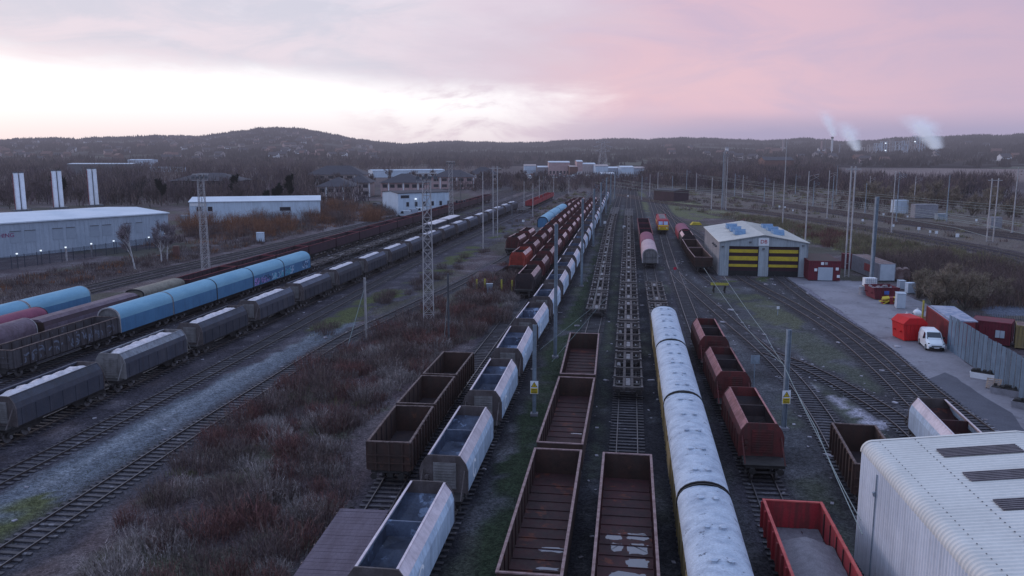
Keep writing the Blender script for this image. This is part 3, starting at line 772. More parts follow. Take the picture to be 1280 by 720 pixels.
# ------------------------------------------------------------------ world
w=bpy.data.worlds.new('World'); sc.world=w; w.use_nodes=True; nt=w.node_tree; nt.nodes.clear(); N=nt.nodes; L=nt.links
def math_n(op,a,b=None,c=None,clamp=False):
    n=N.new('ShaderNodeMath'); n.operation=op; n.use_clamp=clamp
    for i,v in enumerate((a,b,c)):
        if v is None: continue
        if isinstance(v,(int,float)): n.inputs[i].default_value=v
        else: L.new(v,n.inputs[i])
    return n.outputs[0]
def sstep(x,a,b,o0=0.0,o1=1.0):
    n=N.new('ShaderNodeMapRange'); n.interpolation_type='SMOOTHSTEP'; L.new(x,n.inputs[0])
    n.inputs[1].default_value=a; n.inputs[2].default_value=b; n.inputs[3].default_value=o0; n.inputs[4].default_value=o1; return n.outputs[0]
def mixc(f,a,b):
    n=N.new('ShaderNodeMix'); n.data_type='RGBA'
    if isinstance(f,(int,float)): n.inputs['Factor'].default_value=f
    else: L.new(f,n.inputs['Factor'])
    for i,v in ((6,a),(7,b)):
        if isinstance(v,tuple): n.inputs[i].default_value=(*v,1)
        else: L.new(v,n.inputs[i])
    return n.outputs[2]
def noise(vec,scale,det=5,rough=.55,dist=0.0,w_=None):
    n=N.new('ShaderNodeTexNoise'); n.inputs['Scale'].default_value=scale; n.inputs['Detail'].default_value=det; n.inputs['Roughness'].default_value=rough; n.inputs['Distortion'].default_value=dist
    L.new(vec,n.inputs['Vector']); return n.outputs[0]
tc=N.new('ShaderNodeTexCoord'); sp=N.new('ShaderNodeSeparateXYZ'); L.new(tc.outputs['Generated'],sp.inputs[0])
x,y,z=sp.outputs
az=math_n('ARCTAN2',x,y)                 # 0 straight ahead, negative left
mp=N.new('ShaderNodeCombineXYZ'); L.new(az,mp.inputs[0]); L.new(math_n('MULTIPLY',z,3.4),mp.inputs[1]); mp.inputs[2].default_value=1.7
v=mp.outputs[0]
nA=noise(v,2.3,6,.55,.3); nB=noise(v,6.5,6,.6,.5); nC=noise(v,15,5,.6,.4)
lum=math_n('ADD',math_n('MULTIPLY',math_n('SUBTRACT',nA,.5),.06),math_n('MULTIPLY',math_n('SUBTRACT',nB,.5),.05))
el=math_n('ADD',z,lum)
# right side of the sky: pink mauve cloud
side=sstep(math_n('ADD',az,math_n('MULTIPLY',math_n('SUBTRACT',nA,.5),.5)),-.16,.22)
greyl=mixc(sstep(nB,.36,.66),(.60,.59,.70),(.73,.65,.74))
greyl=mixc(sstep(nC,.5,.8,0,.45),greyl,(.74,.70,.80))
pink=mixc(sstep(nB,.34,.66),(.68,.47,.57),(.57,.44,.58))
pink=mixc(sstep(az,.25,.6,0,.7),pink,(.48,.385,.53))
cloud=mixc(side,greyl,pink)
# peach glow under the cloud just right of the centre
glow=math_n('MULTIPLY',sstep(math_n('ABSOLUTE',math_n('SUBTRACT',az,.16)),.0,.22,1,0),sstep(math_n('ABSOLUTE',math_n('SUBTRACT',z,.075)),.0,.06,1,0))
cloud=mixc(math_n('MULTIPLY',glow,.35),cloud,(.82,.55,.59))
# clear bright band low on the left
edge=math_n('ADD',.067,math_n('MULTIPLY',az,-.045))
clear=math_n('SUBTRACT',1,sstep(math_n('SUBTRACT',el,edge),-.02,.02))
bl=mixc(sstep(z,0.0,.06),(.78,.71,.76),(.99,.96,1.0))
lim=sstep(math_n('ADD',az,math_n('MULTIPLY',math_n('SUBTRACT',nB,.5),.30)),-.06,.13,1,0)
horizon_r=mixc(sstep(az,-.05,.3),(.62,.52,.62),(.37,.34,.50))
low=sstep(math_n('ADD',z,math_n('MULTIPLY',lum,.4)),.015,.045,1,0)
skyc=mixc(math_n('MULTIPLY',low,sstep(az,-.2,.1)),cloud,horizon_r)
streak=mixc(math_n('MULTIPLY',sstep(nB,.52,.66),sstep(az,-.25,-.02,0,.8)),bl,(.60,.50,.60))
skyc=mixc(math_n('MULTIPLY',clear,lim),skyc,streak)
# the rest of the sky: dull lilac blue overhead and behind
zen=mixc(sstep(nA,.35,.65),(.50,.66,1.0),(.60,.70,.98))
skyc=mixc(sstep(z,.20,.42),skyc,zen)
skyc=mixc(sstep(y,.25,-.25),skyc,mixc(sstep(z,0,.4),(.34,.42,.62),(.50,.64,.98)))
rightc=mixc(sstep(z,0,.5),(.36,.42,.62),(.46,.62,1.0))
skyc=mixc(math_n('MULTIPLY',sstep(az,.65,1.1),sstep(y,-.6,.0)),skyc,rightc)
skyc=mixc(sstep(z,-.12,-.01,1,0),skyc,(.05,.045,.06))
b1=N.new('ShaderNodeBackground'); L.new(skyc,b1.inputs[0]); b1.inputs[1].default_value=1.07
sk=N.new('ShaderNodeTexSky'); sk.sky_type='NISHITA'; sk.sun_disc=False; sk.sun_elevation=R(3); sk.sun_rotation=R(-52)
b2=N.new('ShaderNodeBackground'); L.new(sk.outputs[0],b2.inputs[0]); b2.inputs[1].default_value=.012
ad=N.new('ShaderNodeAddShader'); L.new(b1.outputs[0],ad.inputs[0]); L.new(b2.outputs[0],ad.inputs[1])
wo=N.new('ShaderNodeOutputWorld'); L.new(ad.outputs[0],wo.inputs[0])
sd=bpy.data.lights.new('sun','SUN'); sd.energy=.75; sd.angle=R(14); sd.color=(1,.86,.88)
so=bpy.data.objects.new('sun',sd); C.objects.link(so)
dirv=Vector((math.sin(R(-52))*math.cos(R(12)),math.cos(R(-52))*math.cos(R(12)),math.sin(R(12))))
so.rotation_euler=dirv.to_track_quat('Z','Y').to_euler(); so.location=(-60,40,80)

# ------------------------------------------------------------------ ground sheet with painted zones
rs=np.random.RandomState(5)
def vnoise(X,Y,cell,seed=0,octs=4):
    out=np.zeros_like(X,dtype=np.float64); amp=1; tot=0
    for o in range(octs):
        r=np.random.RandomState(seed*17+o); n=257; tab=r.rand(n,n)
        u=X/cell*(2**o)+1000.3; v_=Y/cell*(2**o)+1000.7
        i=np.floor(u).astype(int); j=np.floor(v_).astype(int); fu=u-i; fv=v_-j; fu=fu*fu*(3-2*fu); fv=fv*fv*(3-2*fv)
        i0=i%n; i1=(i+1)%n; j0=j%n; j1=(j+1)%n
        out+=amp*((tab[i0,j0]*(1-fu)+tab[i1,j0]*fu)*(1-fv)+(tab[i0,j1]*(1-fu)+tab[i1,j1]*fu)*fv); tot+=amp; amp*=.55
    return out/tot
def axis(lo,hi,step,far,gr=1.22):
    a=list(np.arange(lo,hi,step)); s=step; p=hi; r=[]
    while p<far: r.append(p); s*=gr; p+=s
    r.append(far); s=step; p=lo; l=[]
    while p>-far: s*=gr; p-=s; l.append(p)
    return np.array(l[::-1]+a+r)
xs=axis(-120,135,.75,7000); ys0=axis(18,330,.75,7000); ys0=ys0[ys0>-400]
X,Y=np.meshgrid(xs,ys0,indexing='ij')
def inpoly(X,Y,poly,noise_amp=0,seed=1,cell=3):
    Xn=X+ (vnoise(X,Y,cell,seed)-.5)*2*noise_amp; Yn=Y+(vnoise(X,Y,cell,seed+50)-.5)*2*noise_amp
    ins=np.zeros(X.shape,bool); n=len(poly)
    for i in range(n):
        x1,y1=poly[i]; x2,y2=poly[(i+1)%n]
        c=((y1>Yn)!=(y2>Yn)); 
        with np.errstate(divide='ignore',invalid='ignore'): xi=(x2-x1)*(Yn-y1)/(y2-y1+1e-12)+x1
        ins^=(c&(Xn<xi))
    return ins
pg=lambda *a:[(G(*p).x,G(*p).y) for p in a]
def dist_to(X,Y,pts):
    d=np.full(X.shape,1e9)
    m=(X>-125)&(X<140)&(Y>10)&(Y<470)
    xx=X[m]; yy=Y[m]; best=np.full(xx.shape,1e9)
    pts=pts[::3]; o=np.argsort(pts[:,1]); P_=pts[o]
    # tracks run roughly along Y: interpolate X(Y) when monotone
    xi=np.interp(yy,P_[:,1],P_[:,0]); sl=np.gradient(P_[:,0],P_[:,1]+np.arange(len(P_))*1e-9); s_=np.interp(yy,P_[:,1],sl)
    dd=np.abs(xx-xi)/np.sqrt(1+s_**2); dd[(yy<P_[0,1]-2)|(yy>P_[-1,1]+2)]=1e9
    d[m]=dd; return d
n1=vnoise(X,Y,9,1); n2=vnoise(X,Y,2.2,2,3); n3=vnoise(X,Y,30,3); n4=vnoise(X,Y,1.1,9,2)
col=np.zeros(X.shape+(3,)); 
def put_c(mask,c): 
    mk=np.clip(mask,0,1)[...,None]; col[:]=col*(1-mk)+np.array(c)*mk
def ss(a,b,x): t=np.clip((x-a)/(b-a),0,1); return t*t*(3-2*t)
col[:]=(.085,.062,.070)                                 # winter scrub soil
put_c(ss(.45,.62,n3)*.8,(.10,.075,.075)); put_c(ss(.52,.66,n1)*.7,(.12,.098,.105)); put_c(ss(.56,.7,n2)*.55,(.17,.145,.155))
put_c(ss(.50,.64,vnoise(X,Y,14,14))*.6,(.050,.056,.034))
# yard area between the tracks: dark ballast
yard=inpoly(X,Y,pg((1360,760),(380,760),(620,440),(700,300),(757,236),(800,236),(845,275),(905,350),(1060,350),(1290,600)),1.5,4)
put_c(yard*1.0,(.062,.062,.070)); put_c(yard*ss(.45,.65,n1)*.7,(.095,.095,.108)); put_c(yard*ss(.55,.72,n2)*.5,(.15,.145,.16)); put_c(yard*ss(.56,.62,vnoise(X,Y,5,88))*.6,(.035,.033,.036)); put_c(yard*ss(.56,.68,vnoise(X,Y,7,89))*.55,(.065,.075,.04))
left=inpoly(X,Y,pg((-400,760),(-400,560),(-200,460),(0,440),(330,330),(640,245),(700,245),(640,290),(560,340),(330,475),(150,640),(30,720),(0,760)),2,5)
put_c(left*1.0,(.052,.046,.058)); put_c(left*ss(.48,.66,n1)*.6,(.085,.075,.088)); put_c(left*ss(.56,.7,n2)*.5,(.14,.125,.145))
# bluish gravel path between two empty tracks
path=inpoly(X,Y,pg((-150,700),(0,615),(60,585),(160,530),(330,448),(420,402),(450,402),(330,478),(230,538),(60,650),(0,690),(-100,755)),.7,6)
put_c(path*1.0,(.125,.138,.165)); put_c(path*ss(.5,.7,n1)*.45,(.17,.185,.21)); put_c(path*ss(.5,.66,n2)*.5,(.085,.092,.11))
for off_ in (-4.3,-6.1):
    q_=np.array([(p.x,p.y) for p in TR['T8'].P]); q_[:,0]+=off_*1.02; d_=dist_to(X,Y,np.repeat(q_,3,axis=0)); put_c(path*ss(.75,.2,d_+(n2-.5)*.8)*.6,(.23,.245,.275))
# mossy green strips
SCR_=pg((330,500),(440,430),(540,385),(600,352),(640,330),(650,345),(640,395),(560,440),(500,500),(440,540),(440,620),(360,720),(330,780),(60,780),(150,650),(240,565))
def strip_g(poly,c,seed,amt=.9,th=.42,amp=2.5):
    mk=inpoly(X,Y,poly,amp,seed); put_c(mk*ss(th,th+.16,vnoise(X,Y,4,seed))*amt,c)
strip_g(pg((330,430),(400,400),(530,338),(620,292),(640,285),(560,338),(480,378),(400,420),(345,445)),(.075,.085,.030),7)
strip_g(pg((-60,665),(0,632),(55,605),(50,640),(0,668),(-60,700)),(.085,.090,.030),8,th=.40)
strip_g(pg((575,760),(650,520),(695,420),(735,345),(757,280),(765,250),(762,300),(742,400),(705,480),(660,600),(625,760)),(.034,.048,.028),10,1.0,.22,.6)  # green darkened to hold the ground shadow beside the trains
strip_g(pg((770,262),(776,262),(772,400),(765,600),(735,600),(752,400)),(.045,.058,.036),41,.6,.3,.4)
strip_g(pg((925,372),(950,368),(1015,400),(1000,412),(950,400)),(.088,.092,.055),11,.8,.40)
strip_g(pg((905,346),(965,346),(960,352),(905,352)),(.07,.085,.035),12,1,.3,1)
strip_g(pg((845,365),(852,362),(875,405),(865,410)),(.08,.09,.045),13,.8,.3,.6)
strip_g(pg((560,440),(640,400),(650,370),(600,380),(560,400),(540,440)),(.07,.072,.045),15,.7)
strip_g(pg((800,245),(860,262),(930,272),(1010,300),(1100,330),(1300,400),(1300,330),(1060,290),(950,270),(850,250)),(.17,.17,.10),16,1,.30,3)
strip_g(pg((840,226),(1000,226),(1300,262),(1300,420),(1100,330),(1000,290),(930,268),(850,248)),(.135,.110,.095),26,.85,.2,3)
strip_g(pg((795,262),(870,275),(900,272),(830,246),(800,240)),(.11,.115,.06),17,1,.25,3)
strip_g(pg((440,300),(560,262),(650,250),(640,262),(540,300),(460,330)),(.06,.064,.035),18,.8)
strip_g(SCR_,(.085,.088,.055),51,.7,.50,1)
# grass verge by the left works
strip_g(pg((0,352),(80,340),(160,326),(210,315),(150,333),(60,352),(0,365)),(.17,.145,.13),19,1,.25,1.0)
strip_g(pg((0,440),(0,350),(100,335),(250,310),(400,285),(240,325),(100,360),(0,390)),(.055,.040,.045),20,1,.1)
# pale track-side line
strip_g(pg((400,285),(452,275),(540,257),(545,260),(452,280),(402,290)),(.15,.13,.14),21,.9,.2,.5)
# ballast along every track
for k,pts in ballast_pts:
    if k in('S1','S2','A1','A2'): c=(.048,.043,.050)
    elif k[0]=='M': c=(.038,.030,.042)
    elif k[0]=='L': c=(.060,.050,.060)
    elif k=='T8': c=(.060,.056,.066)
    elif k in('T12','T13','T14','T10'): c=(.024,.023,.031)  # ballast colour darkened to carry the contact shadow between trains
    else: c=(.048,.042,.054)
    d=dist_to(X,Y,pts)+(n2-.5)*1.1
    put_c(ss(3.4,2.2,d)*.97 if k[0]=='M' else ss(2.3,1.4,d)*.9,c)
    if k in('T8','T7'): put_c(ss(.9,.4,d+ (n4-.5)*.6)*.35,(.11,.10,.115))
# puddles with the sky's reflection painted as pale colour, beside the right-hand sidings
strip_g(pg((1036,495),(1060,498),(1112,534),(1092,538)),(.33,.31,.36),22,1,.30,.5)
strip_g(pg((995,485),(1010,490),(1075,600),(1040,560)),(.17,.165,.20),23,.7,.42,.5)
for (a,b_) in ((912,407),(934,416),(948,426),(1010,483),(1130,447),(1118,437)): 
    c0=G(a,b_); put_c(np.exp(-(((X-c0.x)/.7)**2+((Y-c0.y)/1.1)**2))*.9,(.38,.36,.40))
# concrete and tarmac apron on the right
apron=inpoly(X,Y,pg((968,345),(1062,351),(1092,352),(1160,380),(1185,400),(1200,447),(1290,505),(1420,620),(1290,585),(1240,540),(1165,482),(1105,432),(1048,393),(1005,362)),.35,24)
put_c(apron*1.0,(.200,.185,.225)); put_c(apron*ss(.45,.65,n1)*.5,(.165,.155,.19)); put_c(apron*ss(.55,.7,n2)*.3,(.26,.24,.28))
patch=inpoly(X,Y,pg((1160,478),(1180,468),(1240,505),(1250,512),(1300,560),(1255,560),(1200,510)),.5,25); put_c(patch*.9,(.085,.082,.105))
edge_=inpoly(X,Y,pg((1200,447),(1290,505),(1300,530),(1250,500),(1205,465)),.8,26); put_c(edge_*.9,(.075,.060,.065))
rut=inpoly(X,Y,pg((1205,447),(1240,480),(1285,520),(1280,512),(1232,470)),.6,27)
# (apron sheet is laid below)
# far field, water yard and lanes
field=inpoly(X,Y,pg((1052,211),(1300,207),(1400,206),(1400,228),(1280,226),(1100,222),(1055,217)),6,28,40); put_c(field*1.0,(.21,.155,.15)); put_c(field*ss(.45,.6,vnoise(X,Y,60,30))*.4,(.16,.125,.12))
tarm=inpoly(X,Y,pg((1225,384),(1300,380),(1300,394),(1240,396)),.6,31); put_c(tarm*1.0,(.11,.12,.16))
carp=inpoly(X,Y,pg((400,262),(500,240),(700,236),(640,232),(480,236),(400,250)),3,32,10); put_c(carp*.8,(.055,.05,.06))
far_w=ss(350,700,np.sqrt(X*X+Y*Y)); put_c(far_w*(1-field)*.85,(.075,.056,.062))
nx,ny=X.shape
idx=np.arange(nx*ny).reshape(nx,ny)
Fc=np.stack([idx[:-1,:-1],idx[1:,:-1],idx[1:,1:],idx[:-1,1:]],-1).reshape(-1,4)
Z=(vnoise(X,Y,3,40,3)-.5)*.05-.03
# embankment for the main line on the right
V=np.stack([X,Y,Z],-1).reshape(-1,3)
M['ground']=mat('ground_ballast_soil',(1,1,1),rough=.95,scale=1.6,amt=.75,fine=.75,world=True,attr=True,lo=.42,hi=.70,bump=.9,spec=.15,stones=.42)
go=mesh_np('ground',V,Fc,M['ground'],col.reshape(-1,3)); tag(go,kind='structure')
def sheet(name,poly,z_,m,wob=.18,step=1.5):
    P_=[G(*q) for q in poly]; pts=[]
    for a,b in zip(P_,P_[1:]+P_[:1]):
        n=max(1,int((b-a).length/step))
        for k in range(n):
            q=a+(b-a)*k/n; pts.append((q.x+rnd.uniform(-wob,wob),q.y+rnd.uniform(-wob,wob),z_))
    b=MB(); b.quad(*pts); o=b.build(name,m); tag(o,kind='structure'); return o
M['apron']=mat('worn_concrete_yard',(.215,.205,.235),(.15,.142,.165),scale=.22,world=True,fine=.16,lo=.40,hi=.66,rough=.8,col3=(.115,.11,.13),s3=.35,t3=.60,bump=.15)
M['tarmacp']=mat('dark_tarmac_patch',(.085,.085,.108),(.065,.065,.085),scale=.6,world=True,fine=.25,rough=.8,bump=.2)
sheet('yard_concrete',[(975,346),(1058,351.5),(1090,353),(1157,379),(1183,402),(1199,447),(1232,470),(1290,511),(1400,600),(1320,600),(1246,541),(1172,483),(1112,433),(1056,393),(1013,362)],.012,M['apron'])
sheet('tarmac_strip',[(1160,474),(1184,466),(1245,505),(1262,516),(1290,545),(1262,548),(1205,508)],.018,M['tarmacp'])

# ------------------------------------------------------------------ hills
prof=[(-700,172),(-300,173),(0,174.5),(60,173),(130,171.5),(190,170.5),(250,169.5),(285,166),(320,161),(345,159.5),(375,160.5),(405,166),(440,174),(500,177.5),(560,176),(620,178),(680,176.5),(740,175),(800,172.5),(850,171.5),(900,174),(960,175),(1000,172),(1060,177),(1120,173),(1180,172),(1220,169),(1280,168),(1500,168),(2000,172)]
az_=np.radians(np.linspace(-48,52,420)); rr=np.concatenate([np.linspace(950,2900,90),np.linspace(2950,3600,10)])
A,Rr=np.meshgrid(az_,rr,indexing='ij')
px_=640+F*np.tan(A)/ (math.cos(TH)) 
yp=np.interp(px_,[p[0] for p in prof],[p[1] for p in prof])
D=2750.
ridge=H+(185-yp+1.0)*D/F*math.cos(TH)*1.0 - 11.0 + (vnoise(A*2700,A*0+3,110,66,3)-.5)*16
t=np.clip((Rr-980)/(D-980),0,1)
shape=np.where(Rr<D, t**1.35, 1-np.clip((Rr-D)/1100,0,1)**1.5)
XX=np.sin(A)*Rr; YY=np.cos(A)*Rr
hn=(vnoise(XX,YY,420,60)-.5); hn2=(vnoise(XX,YY,120,61)-.5)
ZZ=ridge*shape+hn*12*np.sin(np.pi*np.clip(t,0,1))+hn2*5*np.clip(t*3,0,1)
ZZ=np.where(Rr<1000,-2,ZZ)
hc=np.zeros(XX.shape+(3,)); hc[:]=(.040,.034,.040)
def hp(m,c): 
    mk=np.clip(m,0,1)[...,None]; hc[:]=hc*(1-mk)+np.array(c)*mk
hp(ss(.5,.56,vnoise(XX,YY,260,62)),(.085,.082,.080)); hp(ss(.60,.64,vnoise(XX,YY,200,63)),(.13,.13,.11)); hp(ss(.55,.65,vnoise(XX,YY,50,64))*.6,(.022,.02,.024))
idx=np.arange(XX.size).reshape(XX.shape); Fc=np.stack([idx[:-1,:-1],idx[:-1,1:],idx[1:,1:],idx[1:,:-1]],-1).reshape(-1,4)
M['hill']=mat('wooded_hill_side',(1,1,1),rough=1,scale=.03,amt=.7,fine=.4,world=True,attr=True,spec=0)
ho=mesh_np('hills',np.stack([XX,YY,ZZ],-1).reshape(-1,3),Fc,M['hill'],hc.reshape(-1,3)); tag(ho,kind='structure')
def hill_z(x_,y_):
    a=math.atan2(x_,y_); r=math.hypot(x_,y_)
    i=min(len(az_)-2,max(0,int((a-az_[0])/(az_[1]-az_[0])))); j=int(np.searchsorted(rr,r))-1; j=max(0,min(len(rr)-2,j))
    return float(ZZ[i,j]) if r>1000 else 0.0

# ------------------------------------------------------------------ vegetation helpers
def blades(name,base,h,wd,cols,mat_,lean=.35,seg=2,parent=None,twist=None):
    """many slivers: base (n,3), h (n), wd (n), cols(n,3)"""
    n=len(base); a=rs.rand(n)*2*np.pi; ln=rs.rand(n)*lean; la=rs.rand(n)*2*np.pi
    dx=np.cos(a)*wd/2; dy=np.sin(a)*wd/2
    tip=base+np.stack([np.cos(la)*ln*h,np.sin(la)*ln*h,h],-1)
    V=np.stack([base+np.stack([dx,dy,0*dx],-1),base-np.stack([dx,dy,0*dx],-1),tip],1).reshape(-1,3)
    Fc=np.arange(3*n).reshape(n,3)
    return mesh_np(name,V,Fc,mat_,np.repeat(cols,3,axis=0),parent)
M['twig']=mat('bare_twigs',(1,1,1),rough=.9,scale=.6,amt=.5,fine=.2,world=True,attr=True,spec=.1)
def vary(c,n,a=.35): 
    k=1+(rs.rand(n,1)-.5)*2*a; return np.clip(np.array(c)*k*(1+(rs.rand(n,3)-.5)*.2),0,1)
def scatter_poly(poly,n):
    p=np.array(poly); lo=p.min(0); hi=p.max(0); out=np.zeros((0,2))
    while len(out)<n:
        q=lo+rs.rand(n*2,2)*(hi-lo); m=inpoly(q[:,0],q[:,1],poly); out=np.concatenate([out,q[m]])
    return out[:n]
def ground_zone(poly): return pg(*poly)
# brush meshes: many upright arching stems with side twigs
def brush_mesh(h,r,n,cols,seed,name='brush_stems'):
    st=np.random.RandomState(seed); Vs=[];Cs=[]
    for i in range(n):
        a=st.rand()*6.283; q=r*st.rand()**.6; b0=np.array([math.cos(a)*q,math.sin(a)*q,0]); hh=h*(.45+.6*st.rand())*(1-.35*(q/r)**2)
        out=np.array([math.cos(a),math.sin(a),0])*(.18+.45*q/r)*hh*.6+np.array([st.randn()*.12*hh,st.randn()*.12*hh,0])
        p1=b0+out*.35+np.array([0,0,hh*.55]); p2=b0+out+np.array([0,0,hh])
        w_=.016+.012*st.rand(); t_=st.rand()*3.14; wv=np.array([math.cos(t_),math.sin(t_),0])*w_
        c=np.array(cols[st.randint(len(cols))])*(.6+.8*st.rand())
        def tri(a_,b_,c_): Vs.extend([a_,b_,c_]); Cs.extend([c,c,c])
        tri(b0+wv,b0-wv,p1); tri(p1+wv*.8,p1-wv*.8,p2)
        for k in range(4):
            f=.35+.6*st.rand(); s0=b0*(1-f)+p2*f if st.rand()<.5 else p1*(1-f)+p2*f
            dv=np.array([st.randn(),st.randn(),.9+st.rand()])*hh*.13; tri(s0+wv*.55,s0-wv*.55,s0+dv)
    return np.array(Vs),np.array(Cs)
def mk_brush(h,r,n,cols,seed):
    V,Cc=brush_mesh(h,r,n,cols,seed); o=mesh_np('bush',V,np.arange(len(V)).reshape(-1,3),M['twig'],Cc); return o
RED=[(.16,.078,.075),(.12,.062,.062),(.19,.095,.082)]; BR=[(.135,.092,.09),(.105,.075,.078),(.17,.125,.112)]; ST=[(.36,.30,.29),(.24,.20,.195),(.30,.26,.255)]; OR=[(.21,.095,.055),(.16,.08,.055),(.25,.12,.07)]; GRN=[(.17,.165,.09),(.21,.19,.11),(.14,.125,.08),(.22,.17,.13)]
def veg_copy(proto,x_,y_,s,rz=None,z_=0,label=None,cat=None,group=None,sz=None):
    o=proto.copy(); C.objects.link(o); o.location=(x_,y_,z_); o.rotation_euler=(0,0,rnd.uniform(0,6.28) if rz is None else rz); o.scale=(s,s,s*(sz or 1)); 
    for ch in kids.get(proto,[]):
        c=ch.copy(); C.objects.link(c); link_child(c,o)
    return tag(o,label,cat,group)
bushp={'red':[mk_brush(1.5,1.1,170,RED,i) for i in range(3)],'br':[mk_brush(1.6,1.3,170,BR,10+i) for i in range(3)],'st':[mk_brush(1.0,1.1,230,ST,20+i) for i in range(2)],'or':[mk_brush(3.4,2.2,260,OR,30+i) for i in range(3)],'bb':[mk_brush(3.2,2.2,260,BR,40+i) for i in range(3)],'gr':[mk_brush(1.3,1.8,240,GRN+BR[:1],50+i) for i in range(3)]}
blist=[]
def bushes(kind,poly,n,s0,s1,label,group):
    for p in scatter_poly(pg(*poly),n):
        s=rnd.uniform(s0,s1); blist.append((s*{'or':3.4,'bb':3.2,'gr':1.7}.get(kind,1.5)/math.hypot(p[0],p[1]),kind,p[0],p[1],s,label,group))
SCR=[(330,500),(440,430),(540,385),(600,352),(640,330),(650,345),(640,395),(560,440),(500,500),(440,540),(440,620),(360,720),(330,780),(60,780),(150,650),(240,565)]
bushes('red',SCR,95,.6,1.25,'reddish bare stemmed bush on the scrub between the empty track and brown wagons','reddish bushes on the central scrub')
bushes('br',SCR,100,.6,1.3,'brown bare twiggy bush on the scrub between the empty track and brown wagons','brown bushes on the central scrub')
bushes('st',SCR,75,.6,1.4,'pale straw coloured dead clump on the scrub left of the brown wagons','straw clumps on the central scrub')
bushes('or',[(225,312),(235,275),(300,262),(400,255),(470,262),(480,280),(400,285),(300,300)],75,.8,1.4,'orange brown willow bush beyond the left running lines','orange brown bushes by the running lines')
bushes('bb',[(215,305),(300,270),(420,258),(500,262),(500,272),(400,283),(280,305)],50,.7,1.35,'dull brown bare bush beyond the left running lines','brown bushes by the running lines')
bushes('br',[(380,420),(520,352),(620,300),(640,290),(640,296),(560,345),(470,388),(400,425)],28,.5,1.0,'low brown bush on the mossy strip between two empty tracks','low bushes on the mossy strip')
bushes('gr',[(845,262),(930,270),(1010,298),(1060,318),(1150,345),(1290,385),(1290,335),(1180,312),(1060,292),(950,272)],260,.6,1.3,'green brown bramble bush on the bank beyond the shed','brambles on the bank beyond the shed')
bushes('red',[(990,285),(1070,295),(1060,312),(1010,305)],14,1,1.7,'dark red dogwood bush on the bank beyond the shed','dark red bushes on the bank')
bushes('bb',[(1090,335),(1130,345),(1200,385),(1290,400),(1290,352),(1190,330),(1100,322)],60,.7,1.3,'dark bare thicket bush at the foot of the bank','dark thicket bushes at the bank foot')
blist.sort(key=lambda q:-q[0]); SV=[];SCc=[]
for i,(_,kind,x_,y_,s,label,group) in enumerate(blist):
    pr=rnd.choice(bushp[kind])
    if i<296: veg_copy(pr,x_,y_,s,label=label,cat='bush',group=group)
    else:
        me=pr.data; n=len(me.vertices); a=np.empty(n*3,np.float32); me.vertices.foreach_get('co',a); a=a.reshape(-1,3)*s; an=rnd.uniform(0,6.28)
        a=np.stack([a[:,0]*math.cos(an)-a[:,1]*math.sin(an)+x_,a[:,0]*math.sin(an)+a[:,1]*math.cos(an)+y_,a[:,2]],-1); SV.append(a)
        c_=np.empty(n*4,np.float32); me.color_attributes['Col'].data.foreach_get('color',c_); SCc.append(c_.reshape(-1,4)[:,:3])
SV=np.concatenate(SV); o=mesh_np('undergrowth',SV,np.arange(len(SV)).reshape(-1,3),M['twig'],np.concatenate(SCc)); tag(o,'smaller scattered bushes between and beyond the tracks','bushes',kind='stuff')
# the weeds nobody could count
allb=[];allh=[];allc=[];allw=[]
def weeds(poly,n,h0,h1,cols,wd=.03):
    p=scatter_poly(pg(*poly),n); nn=vnoise(p[:,0],p[:,1],4,77)
    keep=rs.rand(len(p))<ss(.36,.6,nn)+.12; p=p[keep]; k=len(p)
    allb.append(np.column_stack([p,np.zeros(k)])); allh.append(h0+(h1-h0)*rs.rand(k)**1.5); allw.append(np.full(k,wd)*(.6+.8*rs.rand(k)))
    cc=np.array(cols)[rs.randint(len(cols),size=k)]; allc.append(cc*(.6+.8*rs.rand(k,1)))
weeds(SCR,65000,.12,.7,RED+BR+BR+ST[1:2],.035)
weeds([(380,420),(520,352),(640,290),(640,300),(560,350),(400,430)],6000,.1,.4,BR+GRN)
weeds([(-100,400),(0,352),(130,330),(260,305),(420,280),(250,322),(110,357),(-50,395)],16000,.1,.6,BR+ST,.05)
weeds([(800,248),(860,262),(1010,300),(1290,390),(1290,325),(1060,282),(900,266)],26000,.2,.9,GRN+GRN+ST[:1]+BR,.07)
weeds([(600,760),(690,470),(757,265),(764,255),(735,400),(650,650),(630,760)],12000,.05,.2,[(.04,.055,.03),(.03,.045,.025)],.03)
weeds([(-100,700),(0,640),(200,545),(240,530),(0,690)],1500,.05,.15,[(.07,.08,.03)],.03)
wo_=blades('dead_weeds',np.concatenate(allb),np.concatenate(allh),np.concatenate(allw),np.concatenate(allc),M['twig'],lean=.5); tag(wo_,'rough reddish brown weeds and dead grass between the tracks','weeds',kind='stuff')

